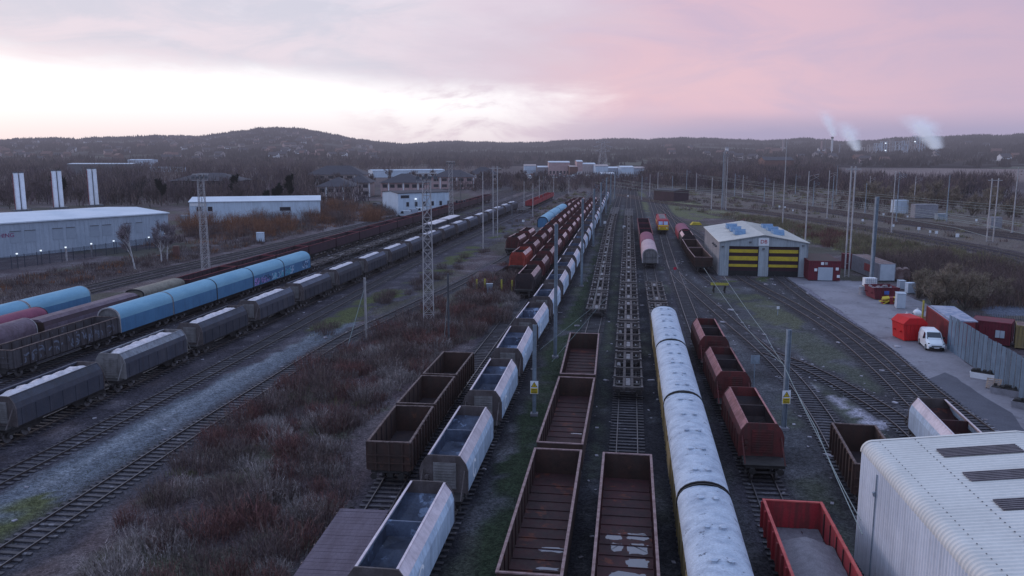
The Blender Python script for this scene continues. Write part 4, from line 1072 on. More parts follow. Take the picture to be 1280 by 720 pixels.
# ------------------------------------------------------------------ bare trees
def tree_parts(seed,h,spread,cols,dens=1.0,evergreen=False,slim=False,bark=(.07,.055,.05)):
    st=random.Random(seed); tb=MB(); tips=[]
    def br(p,d,l,r,lev):
        q=p+d*l; tb.tube(p,q,r,r*.62,n=5 if lev<2 else 3,caps=False)
        if lev>=3: tips.append((p,q)); return
        nb=st.randint(3,4) if lev else st.randint(4,6)
        for k in range(nb):
            f=st.uniform(.35,1.0) if lev else st.uniform(.35,1.0)
            s=p+(q-p)*f; a=st.uniform(0,6.28); tilt=st.uniform(.35,.95)*spread
            dd=(d+Vector((math.cos(a),math.sin(a),0))*tilt+Vector((0,0,.15))).normalized()
            br(s,dd,l*st.uniform(.5,.75),r*.5,lev+1)
        br(q,(d+Vector((st.uniform(-.2,.2),st.uniform(-.2,.2),.2))).normalized(),l*.6,r*.6,lev+1)
    br(Vector((0,0,-.1)),Vector((st.uniform(-.08,.08),st.uniform(-.08,.08),1)).normalized(),h*.42,h*.018,0)
    V=[];Cc=[]; rr_=np.random.RandomState(seed)
    n=int(900*dens)
    for i in range(n):
        p,q=tips[rr_.randint(len(tips))]; f=rr_.rand()*1.2; b0=np.array(p)*(1-f)+np.array(q)*f
        d=rr_.randn(3)*.5+np.array([0,0,.55]); d=d/np.linalg.norm(d)*h*(.05+.06*rr_.rand())
        w_=h*.0016*(1+rr_.rand())*(5 if evergreen else 1); t_=rr_.randn(3); t_=np.cross(d,t_); t_=t_/np.linalg.norm(t_)*w_
        c=np.array(cols[rr_.randint(len(cols))])*(.6+.7*rr_.rand()); V+= [b0+t_,b0-t_,b0+d]; Cc+=[c,c,c]
    return tb,np.array(V),np.array(Cc)
M['bark']=mat('grey_brown_bark',(.075,.06,.055),(.04,.032,.03),scale=2); M['birch']=mat('white_birch_bark',(.45,.42,.42),(.20,.18,.18),scale=2,lo=.5)
M['treetwig']=M['twig']
def mk_tree(seed,h,spread,cols,dens=1,ev=False,bark='bark',name='bare_tree'):
    tb,V,Cc=tree_parts(seed,h,spread,cols,dens,ev)
    root=empty(name); tb.build('trunk',M[bark],root); mesh_np('crown',V,np.arange(len(V)).reshape(-1,3),M['twig'],Cc,parent=root); return root
WD=[(.15,.105,.11),(.17,.125,.12),(.12,.09,.10)]
treep=[mk_tree(100+i,10,.8,WD,2.6) for i in range(4)]
treeo=[mk_tree(120+i,7,1.0,[(.28,.21,.17),(.22,.17,.14),(.27,.23,.16)],4.0) for i in range(2)]
ever=[mk_tree(140+i,11,.55,[(.020,.026,.024),(.014,.02,.02)],3.2,True,name='evergreen_tree') for i in range(2)]
birch=[mk_tree(160+i,8.5,.85,[(.20,.16,.18),(.25,.20,.22)],3.2,bark='birch',name='birch_tree') for i in range(2)]
def plant(proto,px,py,hgt,base,label,group=None,z_=0):
    p=G(px,py); return veg_copy(proto,p.x,p.y,hgt/base,label=label,cat='tree',group=group,z_=z_)
b_=plant(birch[0],169,336,9,8.5,'slender white barked birch leaning over the left running lines')
b_.rotation_euler=(0,R(-5),.4)
plant(birch[1],202,328,8.5,8.5,'birch pair stem with thin twigs right of the leaning one')
plant(birch[0],209,326,8,8.5,'thin birch nearest the brick relay post behind the lines')
for i,(px,py,h_) in enumerate([(74,262,14),(202,258,11),(292,258,12),(345,262,10),(360,258,12),(336,270,9)]):
    plant(ever[i%2],px,py,h_,11,'dark evergreen tree among the bare woods on the left','evergreens among the left woods')
for i in range(120):
    band=rnd.random(); px=rnd.uniform(-60,690); py=rnd.uniform(238,262) if px<380 else rnd.uniform(226,236)
    if 480<px<640 and py>238: continue
    plant(treep[i%4],px,py,rnd.uniform(7,12),10,'bare brown tree in the woodland edge left of the yard','bare trees left of the yard',z_=-1.5)
for i in range(110):
    px=rnd.uniform(800,1045); py=rnd.uniform(216,238)
    plant(treep[i%4],px,py,rnd.uniform(6,11),10,'bare brown tree in the woodland right of the yard throat','bare trees right of the throat',z_=-1.5)
for (px,py,h_) in [(1085,262,14),(1105,258,11),(1065,256,10),(1140,262,13),(1165,264,15),(1190,262,12),(1215,270,11),(1232,268,13),(1262,272,10),(1150,268,11),(1090,250,12),(1245,262,12)]:
    plant(treeo[rnd.randint(0,1)],px,py,h_,7,'dense rounded bare tree in front of the pale ploughed field','rounded trees before the field',z_=-h_*.22)
for (px,py,h_) in [(1145,372,6.5),(1165,384,8),(1185,388,8.5),(1205,388,8),(1225,384,7.5),(1245,378,6),(1185,372,8),(1160,370,7),(1210,374,7)]:
    plant(treeo[rnd.randint(0,1)],px,py,h_,7,'sprawling bare sallow tree behind the red skip','sallow trees behind the skip',z_=-h_*.28)
# rough low growth away from the rails
def track_clear(px,py,gap):
    for k,pts in ballast_pts:
        o_=np.argsort(pts[:,1]); a=pts[o_]
        if a[0,1]-2<py<a[-1,1]+2:
            if abs(np.interp(py,a[:,1],a[:,0])-px)<gap: return False
    return True
fb=[];fh=[];fc=[];fw=[]
def lowveg(poly,n,h0,h1,cols,per=34):
    for p in scatter_poly(pg(*poly),n):
        if not track_clear(p[0],p[1],3.2): continue
        if rnd.random()>.25+float(vnoise(np.array([[p[0]]]),np.array([[p[1]]]),14,71)[0,0])*1.1: continue
        h_=rnd.uniform(h0,h1); d=math.hypot(*p); k=per; a=rs.rand(k)*6.283; q=rs.rand(k)**.6*h_*1.1; c=np.array(cols[rnd.randrange(len(cols))])*rnd.uniform(.7,1.3)
        fb.append(np.column_stack([p[0]+np.cos(a)*q,p[1]+np.sin(a)*q,rs.rand(k)*h_*.2])); fh.append(h_*(1.05-.6*(q/(h_*1.1))**2)*(.5+.5*rs.rand(k))); fw.append(np.full(k,.07*d/150)*(.6+.9*rs.rand(k))); fc.append(c*(.7+.6*rs.rand(k,1)))
lowveg([(845,226),(1000,226),(1300,255),(1340,330),(1180,312),(1040,290),(950,272),(850,262)],1500,.5,2.0,GRN+BR+BR+ST[1:2])
lowveg([(840,262),(900,268),(1000,298),(1060,318),(1290,390),(1290,330),(1060,292),(950,272)],900,.5,1.6,GRN+GRN+RED[:1]+ST[1:2])
lowveg([(-80,420),(0,350),(100,334),(250,308),(400,285),(500,268),(560,262),(560,266),(400,292),(230,330),(110,355),(0,385)],700,.4,1.5,BR+BR+ST[1:2]+OR[:1])
lowveg([(150,300),(240,280),(400,262),(500,262),(480,275),(300,300),(215,316)],400,.6,2.2,BR+OR)
lowveg(SCR,420,.25,.9,BR+ST+RED[:1]+GRN[:1],60)
lowveg([(640,300),(700,262),(745,240),(690,240),(640,262),(600,290)],300,.4,1.2,BR+GRN)
lowveg([(1180,330),(1300,350),(1300,385),(1215,384),(1140,350)],300,.8,2.4,BR+OR[:1])
o_lv=blades('rough_growth',np.concatenate(fb),np.concatenate(fh),np.concatenate(fw),np.concatenate(fc),M['twig'],lean=.55); tag(o_lv,'rough brambles and low winter growth beside the main line','undergrowth',kind='stuff')
# far woodland as a mass
fb=[];fh=[];fc=[];fw=[]
def wood(px0,px1,py0,py1,n,h0,h1,cols,skip=None,ev=.05,per=56):
    for i in range(n):
        px=rnd.uniform(px0,px1); u=rnd.random(); d0=22365/(py0-185); d1=22365/(py1-185); d=d1+(d0-d1)*u; py=185+22365/d
        if skip and skip(px,py): continue
        p=G(px,py); h_=rnd.uniform(h0,h1); c=np.array(cols[rnd.randrange(len(cols))])*rnd.uniform(.6,1.25)
        if rnd.random()<ev: c=np.array((.018,.022,.022))
        k=per; a=rs.rand(k)*6.283; q=rs.rand(k)**.6*h_*.46
        zz=h_*(.01+.72*rs.rand(k)**1.1); s=math.sqrt(d/400)
        fb.append(np.column_stack([p.x+np.cos(a)*q,p.y+np.sin(a)*q,zz])); fh.append(h_*(.16+.28*rs.rand(k))); fw.append(np.full(k,.24)*s*(.6+.9*rs.rand(k))); fc.append(c*(.7+.6*rs.rand(k,1))*np.ones((k,3)))
        fb.append(np.array([[p.x,p.y,0]]*2)); fh.append(np.array([h_*.8]*2)); fw.append(np.array([.35,.3])); fc.append(np.array([c*1.2]*2))
FAR=[(.11,.074,.085),(.125,.09,.09),(.085,.062,.075),(.15,.105,.095)]
def skipw(px,py):
    if 385<px<640 and py>214: return True
    if 640<=px<810 and py>205: return True
    if px>1040 and 206<py<228: return True
    return False
wood(-80,390,199,240,1900,7,11,FAR); wood(-80,460,240,258,420,6,10,FAR)
wood(380,1360,197,216,2600,7,12,FAR,skipw); wood(805,1045,216,238,800,6,10,FAR)
wood(560,800,224,240,260,4,7,FAR); wood(1045,1110,226,246,90,6,9,FAR); wood(1120,1200,230,250,120,6,9,FAR); wood(1195,1262,228,246,100,6,9,FAR); wood(1045,1360,250,262,110,3,5,FAR)
wo_=blades('woodland',np.concatenate(fb),np.concatenate(fh),np.concatenate(fw),np.concatenate(fc),M['twig'],lean=.6); tag(wo_,'bare brown winter woodland filling the plain beyond the yard','woodland',kind='stuff')
# loose debris along the yard tracks
mbd=MB(); dcol=[]
for i in range(2600):
    k,pts=ballast_pts[rnd.randrange(len(ballast_pts))]
    if k[0] in 'ML': continue
    q=pts[rnd.randrange(len(pts))]
    if q[1]>170: continue
    off=rnd.choice((-1,1))*rnd.uniform(.9,2.6); s=rnd.uniform(.04,.16) if rnd.random()<.9 else rnd.uniform(.2,.4)
    mbd.box(-s,s,-s*rnd.uniform(.3,1),s*.5,-.01,s*.35,Matrix.Translation((q[0]+off,q[1],0))@Matrix.Rotation(rnd.uniform(0,3),4,'Z'))
o=mbd.build('debris',mat('pale_track_debris',(.34,.32,.36),(.12,.10,.11),scale=.5,world=True,lo=.45,hi=.55)); tag(o,'pale stones and scraps littered beside the rails','debris',kind='stuff')
# tree fringe on the hills
n=15000; aa=np.radians(-36+rs.rand(n)*74); r_=1000+1850*rs.rand(n)**.7; ridge_n=3800; aa[:ridge_n]=np.radians(-36+rs.rand(ridge_n)*74); r_[:ridge_n]=2680+rs.rand(ridge_n)*120
hx=np.sin(aa)*r_; hy=np.cos(aa)*r_; hz=np.array([hill_z(a,b) for a,b in zip(hx,hy)]); clump=vnoise(hx,hy,160,90); keep=(clump>.44)|(np.arange(n)<ridge_n)&(vnoise(hx,hy,90,91)>.38); hx,hy,hz=hx[keep],hy[keep],hz[keep]; k=len(hx)
per=7; bx_=np.repeat(hx,per)+rs.randn(k*per)*4; by_=np.repeat(hy,per)+rs.randn(k*per)*4; bz_=np.repeat(hz,per)-1+rs.rand(k*per)*3
cc=np.array([(.030,.026,.034)])*(.5+.9*np.repeat(rs.rand(k),per)[:,None])*np.ones((k*per,3))
wo_=blades('hill_woods',np.column_stack([bx_,by_,bz_]),4+7*rs.rand(k*per)*np.repeat(rs.rand(k),per),3+3*rs.rand(k*per),cc,M['twig'],lean=.3); tag(wo_,'dark woods covering the distant hills','woodland',kind='stuff')
# ------------------------------------------------------------------ building materials
M['clad']=mat('pale_blue_cladding',(.36,.40,.47),(.29,.33,.40),scale=.25,fine=.08,streak=.12)
M['cladroof']=mat('pale_metal_roof',(.58,.61,.67),(.48,.52,.58),scale=.15,fine=.07)
M['clad2']=mat('light_grey_cladding',(.52,.60,.70),(.42,.49,.58),scale=.3,fine=.1,streak=.15)
M['corr']=mat('corrugated_pale_sheet',(.60,.57,.54),(.50,.475,.45),scale=.35,amt=.6,fine=.07,streak=.0,rough=.55)
M['corrw']=mat('corrugated_wall_sheet',(.62,.64,.70),(.50,.52,.58),scale=.3,fine=.07,streak=.12,rough=.55)
M['skyl']=mat('dirty_skylight',(.135,.115,.13),(.09,.075,.085),scale=2,stretch=(1,.2,1),rough=.4)
M['shedroof']=mat('shed_roof_sheet',(.66,.62,.57),(.52,.49,.46),scale=.5,fine=.1,streak=.1)
M['shedwall']=mat('shed_wall_sheet',(.40,.43,.46),(.30,.33,.36),scale=.6,fine=.1,streak=.25)
M['shedside']=mat('shed_side_sheet',(.46,.42,.42),(.36,.33,.33),scale=.6,fine=.1,streak=.25)
M['vent']=mat('blue_roof_vent',(.17,.28,.42),(.11,.19,.32),scale=2,fine=.2)
M['doormar']=mat('door_dark_maroon',(.040,.015,.022),(.025,.012,.016),scale=2)
M['dooryel']=mat('door_yellow_band',(.52,.38,.03),(.38,.28,.04),scale=1)
M['slate']=mat('dark_tile_roof',(.050,.045,.058),(.035,.03,.042),scale=.6)
M['buff']=mat('buff_brick',(.40,.33,.33),(.32,.26,.26),scale=.8)
M['pinkb']=mat('pink_brick',(.44,.29,.29),(.34,.23,.23),scale=.8)
M['brick']=mat('red_brick',(.16,.075,.065),(.10,.05,.045),scale=.8)
M['fence']=mat('blue_grey_hoarding',(.19,.25,.32),(.14,.19,.25),scale=.9,streak=.3,fine=.12,rnd_val=.1)
M['fencedark']=mat('dark_mesh_fence',(.035,.045,.065),(.025,.03,.045),scale=1)
M['skipred']=mat('bright_red_skip',(.55,.010,.012),(.42,.01,.015),scale=1,streak=.15,fine=.06)
M['contred']=mat('faded_red_container',(.27,.035,.04),(.19,.04,.045),scale=.8,streak=.4)
M['contdk']=mat('dark_red_cabin',(.16,.02,.035),(.10,.015,.025),scale=.8,streak=.3)
M['shutter']=mat('pale_shutter',(.42,.46,.52),(.35,.39,.45),scale=1,fine=.05)
M['tarp']=mat('grey_blue_sheet_roof',(.19,.22,.31),(.33,.33,.40),scale=.9,lo=.45,hi=.55)
M['wood']=mat('pale_timber',(.34,.25,.20),(.22,.16,.13),scale=2)
M['rubble']=mat('mixed_rubbish',(.16,.14,.16),(.40,.36,.40),scale=3,col3=(.40,.28,.05),s3=2.5,t3=.58)
M['cardb']=mat('brown_board',(.30,.17,.10),(.2,.12,.08),scale=2)
M['rustdrum']=mat('rusty_tank',(.10,.055,.05),(.22,.16,.16),scale=1.2)
M['vanw']=mat('white_van_paint',(.66,.70,.74),(.60,.63,.68),scale=1,fine=.03,rough=.3,spec=.5)
M['redsign']=mat('red_lettering',(.42,.02,.05),(.36,.02,.05),scale=2,fine=.05)
M['magenta']=mat('magenta_lettering',(.24,.03,.13),(.20,.03,.11),scale=2,fine=.05)
M['signy']=mat('warning_yellow',(.60,.42,.02),(.50,.34,.03),scale=2,fine=.05)
M['stackw']=mat('pale_chimney_pipe',(.74,.74,.78),(.62,.63,.67),scale=.8,streak=.05)
M['stackr']=mat('pipe_red_edge',(.20,.05,.06),(.14,.04,.05),scale=1)
M['lampglow']=emit('lit_lamp',(.75,.85,1.0),1.3)
M['warmglow']=emit('lit_warm_lamp',(1.0,.35,.25),3.0)
M['gpink']=mat('graffiti_pink',(.42,.22,.50),(.30,.25,.55),scale=1.5); M['gwhite']=mat('graffiti_pale',(.42,.52,.66),(.30,.42,.60),scale=2); M['gteal']=mat('graffiti_teal',(.10,.42,.52),(.10,.25,.40),scale=2); M['gdark']=mat('graffiti_dark',(.03,.05,.12),(.03,.04,.09),scale=2)
M['concrete']=mat('grey_concrete',(.25,.24,.27),(.17,.16,.18),scale=2)

M['cladwin']=mat('darker_window_panel',(.29,.325,.385),(.25,.28,.34),scale=.5,fine=.06)  # slightly darker cladding tone for faint window outlines
M['gfaint']=mat('faded_chalk_scrawl',(.17,.185,.24),(.10,.10,.13),scale=3)
def text_mesh(s,size,m,parent,Mx,name='lettering',ext=.01):
    cu=bpy.data.curves.new(name,'FONT'); cu.body=s; cu.size=size; cu.align_x='CENTER'; cu.align_y='CENTER'; cu.extrude=ext
    to=bpy.data.objects.new('tmp',cu); C.objects.link(to)
    dg=bpy.context.evaluated_depsgraph_get(); me=bpy.data.meshes.new_from_object(to.evaluated_get(dg)); bpy.data.objects.remove(to)
    me.materials.clear(); me.materials.append(m)
    o=bpy.data.objects.new(name,me); C.objects.link(o); o.matrix_world=Mx; 
    if parent is not None: link_child(o,parent); o.matrix_local=Mx
    return o
UP=Matrix.Rotation(math.pi/2,4,'X')      # text upright, facing -Y
# ---- local frame: x along the front (to the right), y depth away, z up
def frame(o2,p0,p1):
    d=(p1-p0); a=math.atan2(d.y,d.x); o2.location=(p0.x,p0.y,0); o2.rotation_euler=(0,0,a); return d.length

# ------------------------------------------------------------------ the works with paired chimneys, left
t=empty('factory_building',label='long low pale blue works with a flat pale roof and three twin chimneys',cat='building')
cr=G(212,303); cl=cr+Vector((-.62,-.785,0))*62; cl.z=0
Lw=frame(t,cl,cr); Dp=28.6; hh=6.6
b=MB(); b.box(0,Lw,0,Dp,0,hh); b.build('wall',M['clad'],t)
b=MB(); b.prism([(-.3,hh+.004),(Dp+.3,hh+.004),(Dp+.3,hh+.25),(Dp*.5,hh+.9),(-.3,hh+.25)],-.3,Lw+.3,axis='x'); b.build('roof',M['cladroof'],t)
b=MB(); n=int(Lw/.9)
for i in range(n): b.box(i*.9,i*.9+.06,-.035,-.003,.1,hh-.5)
b.build('cladding_rib',M['clad'],t)
def on_wall(px):
    ax=(px-640)/F/math.cos(TH)*(1+H*math.sin(TH)/190/math.cos(TH)); den=(cr.x-cl.x)-ax*(cr.y-cl.y); return (ax*cl.y-cl.x)/den*Lw
for (pa,pb) in ((30,44),(48,62),(82,95),(99,110),(128,139),(143,154),(170,179),(184,192)):
    xa,xb=on_wall(pa),on_wall(pb)
    if xb>Lw-.5: continue
    b=MB(); b.box(xa,xb,-.05,-.037,2.7,5.0); wn=b.build('window',M['cladwin'],t)
    b=MB(); b.box(xa,xb,-.12,-.053,4.98,5.10); b.build('window_head',M['steeld'],wn)
ax=(10-640)/F/math.cos(TH); den=(cr.x-cl.x)-ax*(cr.y-cl.y); s_=(ax*cl.y-cl.x)/den*Lw
text_mesh('S PUBLISHING',1.15,M['magenta'],t,Matrix.Translation((s_-1.5,-.06,4.3))@UP)
for i,(px,base,top) in enumerate([(27,262,217),(74,259,214.5),(118,256,212)]):
    p=G(px,base,hh+.6); dist=p.y; c=empty('twin_chimney',(p.x,p.y,hh+.35),t.rotation_euler[2],['left','middle','right'][i]+'most pair of tall pale chimney pipes on the works roof','chimney')
    hpx=(base-top)*p.y/F/math.cos(TH)*1.02
    for s in (-.62,.62):
        b=MB(); b.tube((s,0,0),(s,0,hpx),.52,n=14); o=b.build('pipe',M['stackw'],c,smooth=False)
        b=MB(); b.tube((s,0,hpx+.003),(s,0,hpx+.25),.56,n=14); b.build('pipe_cap',M['steeld'],o)
    b=MB(); b.tube((-1.3,-.1,0),(-1.3,-.1,hpx*.97),.09,n=6); b.build('red_conduit',M['stackr'],c)
    b=MB(); b.box(-1.9,1.9,-.9,.9,-.1,.3); b.box(-.1,.1,-.1,.1,.3,hpx*.95); b.build('base_frame',M['steeld'],c)
# fence with lamp posts in front
t=empty('mesh_fence',label='dark mesh security fence in front of the pale blue works',cat='fence')
A=G(-160,362); B=G(212,308); Lf=frame(t,A,B)
b=MB(); n=int(Lf/2.6)
for i in range(n+1): b.box(i*2.6-.04,i*2.6+.04,-.04,.04,0,2.5)
b.build('post',M['fencedark'],t)['kind']='stuff'
b=MB()
for k in range(22): b.box(0,Lf,-.008,.008,.15+k*.105,.18+k*.105)
for i in range(int(Lf/.16)): b.box(i*.16,i*.16+.028,-.012,-.009,.1,2.4)
b.build('mesh_panel',M['fencedark'],t)
for i,(px,py) in enumerate([(21,317),(51,313),(82,309),(114,304.5),(142,301),(186,296.5),(206.5,292)]):
    p=G(px,py,2.7); c=empty('lamp_post',(p.x,p.y,0),0,['leftmost','second','third','fourth','fifth','sixth','rightmost'][i]+' small lit lamp along the works fence','lamp post')
    b=MB(); b.tube((0,0,0),(0,0,2.55),.06 if i not in(2,3) else .2,n=8); b.build('post',M['frame'] if i in(2,3) else M['fencedark'],c)
    b=MB(); b.tube((0,0,2.56),(0,0,2.78),.15,.20,n=10); b.build('lamp_head',M['lampglow'],c)

# ------------------------------------------------------------------ generic gabled box buildings
def gable(p0,p1,depth,eave,rise,wall,roof,label,name='building',axis='x',over=.25,cat='building'):
    t=empty(name,label=label,cat=cat); Lw=frame(t,p0,p1)
    b=MB()
    if axis=='x': b.prism([(0,0),(depth,0),(depth,eave),(depth/2,eave+rise),(0,eave)],0,Lw,axis='x')
    else: b.prism([(0,0),(Lw,0),(Lw,eave),(Lw/2,eave+rise),(0,eave)],0,depth,axis='y')
    b.build('wall',M[wall],t)
    b=MB(); th=.12
    if axis=='x':
        b.prism([(-over,eave-.06+.004),(depth/2,eave+rise+.004),(depth+over,eave-.06+.004),(depth+over,eave+th),(depth/2,eave+rise+th+.06),(-over,eave+th)],-over,Lw+over,axis='x')
    else:
        b.prism([(-over,eave-.06+.004),(Lw/2,eave+rise+.004),(Lw+over,eave-.06+.004),(Lw+over,eave+th),(Lw/2,eave+rise+th+.06),(-over,eave+th)],-over,depth+over,axis='y')
    b.build('roof',M[roof],t); return t,Lw
def windows(t,specs,m='glass',y=-.05,name='window'):
    for (x0,x1,z0,z1) in specs:
        b=MB(); b.box(x0-.08,x1+.08,y+.012,-.003,z0-.08,z1+.08); f=b.build(name,M['frame'],t)
        b=MB(); b.box(x0,x1,y-.02,y+.009,z0,z1); b.build('pane',M[m],f)
p0=G(238,279)
t,Lw=gable(p0,G(401,276),17,6.0,.9,'clad2','cladroof','low white industrial unit half hidden by orange bushes','industrial_unit')
windows(t,[(2,3.2,3.4,4.6),(5,6.2,3.4,4.6),(25,28,3.2,4.2)])
b=MB(); b.box(.2,4.6,-.09,-.06,4.9,5.7); b.build('sign_board',M['white'],t)
t,Lw=gable(G(498,267),G(562,264),12,6.6,.5,'clad2','slate','pale blue two storey depot building beside the running lines','depot_building')
windows(t,[(1,4,5,5.9)]+[(3+i*3.1,3.9+i*3.1,2.2,3.6) for i in range(8)])
# tanks / vans beside it
def prof_x(b,pr,x0,x1): return b.prism(pr,x0,x1,axis='x')
def car(px,py,label,m='vanw',rz=0.0,van=False,dark=False,group=None):
    p=G(px,py); t=empty('parked_van' if van else 'parked_car',(p.x,p.y,0),rz,label,'van' if van else 'car',group)
    hgt=2.0 if van else 1.45
    pr=[(-2.2,.4),(-2.25,.75),(-1.25,1.0),(-.75,hgt-.1),(-.5,hgt),(2.0,hgt),(2.15,hgt-.2),(2.2,.4)] if van else [(-2.1,.38),(-2.1,.8),(-1.05,.95),(-.35,hgt),(.95,hgt),(1.65,1.0),(2.1,.92),(2.1,.38)]
    b=MB(); prof_x(b,pr,-.86,.86); b.build('body',M[m],t)
    for x_ in (-1.38,1.38):
        for y_ in (-.78,.78): b=MB(); b.tube((y_-.1,x_,.33),(y_+.1,x_,.33),.33,n=10); b.build('wheel',M['black'],t)
    b=MB(); y0=-1.2 if van else -.98; y1=-.78 if van else -.40; z1=hgt-.16 if van else hgt-.06
    b.quad((-.72,y0-.012,1.06),(.72,y0-.012,1.06),(.66,y1-.02,z1),(-.66,y1-.02,z1)); b.build('windscreen',M['glass'],t)
    b=MB()
    for s in (-1,1):
        b.quad((s*.864,-.9,1.05),(s*.864,.2 if van else 1.4,1.05),(s*.864,.1 if van else .85,hgt-.18),(s*.864,-.5,hgt-.18))
    b.build('side_window',M['glass'],t); return t
for i,(px,py,vn,m) in enumerate([(485,258,0,'vanw'),(492,257,0,'vanw'),(470,258,0,'steeld'),(505,271,1,'shutter'),(514,269,1,'clad'),(524,267,1,'vanw')]):
    car(px,py,['white car left of a pair beside the depot building','white car right of a pair beside the depot building','dark car left of the two white cars','pale blue van nearest the depot corner','greyish van between two pale ones at the depot','white van under the lamp at the depot wall'][i],m,rz=R(200+20*i),van=bool(vn))
c=G(520,266); t=empty('lamp_post',(c.x,c.y,0),0,'lit lamp on a short pole by the depot vans','lamp post'); b=MB(); b.tube((0,0,0),(0,0,4.4),.07); b.build('post',M['steel'],t); b=MB(); b.tube((0,0,4.41),(0,0,4.8),.4,.3,n=10); b.build('lamp_head',M['lampglow'],t)
# office blocks with hipped roofs
def office(px0,px1,py,depth,floors,wall,label,rise=4.0,rot=0.0,wins=7):
    p0=G(px0,py); p1=G(px1,py); t=empty('office_block',label=label,cat='building'); Lw=frame(t,p0,p1); t.rotation_euler[2]+=rot; eh=3.1*floors
    b=MB(); b.box(0,Lw,0,depth,0,eh); b.build('wall',M[wall],t)
    b=MB(); o=1.0; z=eh+.004; hx_=min(Lw,depth)/2
    pts=[(-o,-o,z),(Lw+o,-o,z),(Lw+o,depth+o,z),(-o,depth+o,z)]; r0=(hx_,depth/2,z+rise); r1=(Lw-hx_,depth/2,z+rise)
    b.quad(pts[0],pts[1],r1,r0); b.quad(pts[1],pts[2],r1); b.quad(pts[2],pts[3],r0,r1); b.quad(pts[3],pts[0],r0); b.quad(*pts[::-1]); b.build('roof',M['slate'],t)
    sp_=Lw/wins
    for f in range(floors): windows(t,[(i*sp_+.2*sp_,i*sp_+.8*sp_,f*3.1+.9,f*3.1+2.4) for i in range(wins)])
    for k in range(wins+1):
        b=MB(); b.box(k*sp_-.25,k*sp_+.25,-.4,-.06,0,eh-.1); b.build('pier',M['white' if k%2 else wall],t)
    return t
office(398,440,253,16,2,'buff','near left office block with hipped dark roof and pale piers',3.6,wins=4)
office(434,462,246,14,2,'buff','middle office block with green tinted windows behind the near one',3.6,wins=3)
office(385,455,232,18,2,'buff','far office block with a long dark hipped roof and white gables',5,wins=6)
office(477,532,246,16,2,'pinkb','pinkish brick office block with green windows behind the depot',3.8,wins=6)
office(540,592,236,15,2,'pinkb','office block with a dark hipped roof right of the pinkish one',3.5,wins=5)
office(585,622,231,14,2,'buff','small hipped roof office block near the portal masts',4,wins=4)
office(215,297,243,20,2,'slate','dark roofed block in the woods left of the white unit',3.5,wins=6)
t,_=gable(G(466,222),G(556,221),20,5,.4,'clad2','clad2','long pale flat roofed warehouse behind the office blocks','warehouse')
t,_=gable(G(160,211),G(188,211),20,9,.6,'clad2','clad2','distant white block standing in the left woods','block'); t,_=gable(G(187,215),G(224,215),16,4,.3,'clad2','clad2','distant low pale shed right of the white block','warehouse')
t,_=gable(G(85,217),G(165,217),18,8,.5,'steeld','cladroof','distant long grey shed in the left woods','warehouse')
c=G(466,243); t=empty('traffic_light',(c.x,c.y,0),0,'red lit signal lamp beside the office blocks','signal'); b=MB(); b.tube((0,0,0),(0,0,6),.12); b.build('post',M['steeld'],t); b=MB(); b.tube((0,-.05,6.2),(0,-.4,6.2),.45,n=12); b.build('lamp',M['warmglow'],t)
# retail park at the far end
rp=[(655,670,218,7,'clad2'),(672,686,218.5,6,'concrete'),(686,712,219,10,'pinkb'),(712,722,220,7,'brick'),(721,728,220,11,'pinkb'),(728,744,220,9,'buff'),(744,760,221,8,'clad2'),(760,776,220,6,'clad'),(776,792,221,7,'clad2'),(792,806,220,6,'clad'),(752,768,225,4,'vent')]
for i,(x0,x1,py,hgt,m) in enumerate(rp):
    t,Lw=gable(G(x0,py),G(x1,py),22,hgt,.8,m,'cladroof' if i%3 else 'buff',['pale green fronted','concrete grey','long peach coloured','red brick','tall pinkish','buff brick','pale blue fronted','blue grey','white fronted','pale grey','low blue roofed'][i]+' retail building at the far end of the yard','retail_building')
    windows(t,[(k*Lw/6+.6,(k+1)*Lw/6-.6,1,min(hgt-2,3.4)) for k in range(6)],m='white' if i in(4,8) else 'glass')
for i in range(60):
    px=rnd.uniform(645,812); py=rnd.uniform(219.5,224); car(px,py,'parked vehicle in front of the distant retail buildings',rnd.choice(['vanw','white','steel','clad','brick','steeld']),rz=rnd.uniform(0,6.28),van=rnd.random()<.5,group='vehicles parked at the retail buildings')
# houses on the hills
hp_=[]
for wl,rf in (('buff','slate'),('white','slate'),('brick','brick'),('pinkb','slate')):
    t=empty('house'); b=MB(); b.prism([(0,0),(8,0),(8,5.2),(4,8),(0,5.2)],0,11,axis='x'); b.build('wall',M[wl],t)
    b=MB(); b.prism([(-.5,5.1),(4,8.01),(8.5,5.1),(8.5,5.35),(4,8.35),(-.5,5.35)],-.4,11.4,axis='x'); b.build('roof',M[rf],t)
    for z_ in (1,3.6):
        b=MB(); b.box(1.5,9.5,-.06,-.003,z_,z_+1.2); b.build('window',M['glass'],t)
    hp_.append(t)
protos+=hp_
for i in range(230):
    px=rnd.uniform(-20,470) if i<190 else rnd.uniform(820,1270); d=rnd.uniform(1150,2500) if i<190 else rnd.uniform(1100,1900); ax=(px-640)/F/math.cos(TH)
    x_=ax*d*math.cos(TH); y_=d; o=copy_tree(hp_[rnd.choice([0,0,1,2,2,3,3])]); o.location=(x_,y_,hill_z(x_,y_)-.5); o.rotation_euler=(0,0,rnd.uniform(-.8,.8)); s=rnd.uniform(.9,1.3); o.scale=(s,s,s)
    tag(o,'distant house among the trees of the left hill' if i<190 else 'distant house among the trees on the right skyline','house','houses on the left hill' if i<190 else 'houses on the right skyline')

# ------------------------------------------------------------------ stabling shed
t=empty('train_shed',label='pale corrugated two road train shed with yellow and maroon striped doors',cat='building')
sl=G(899,344.5); sr=G(1003,344.5); Ws=frame(t,sl,sr); Ds=27; E=5.75; Rg=1.2
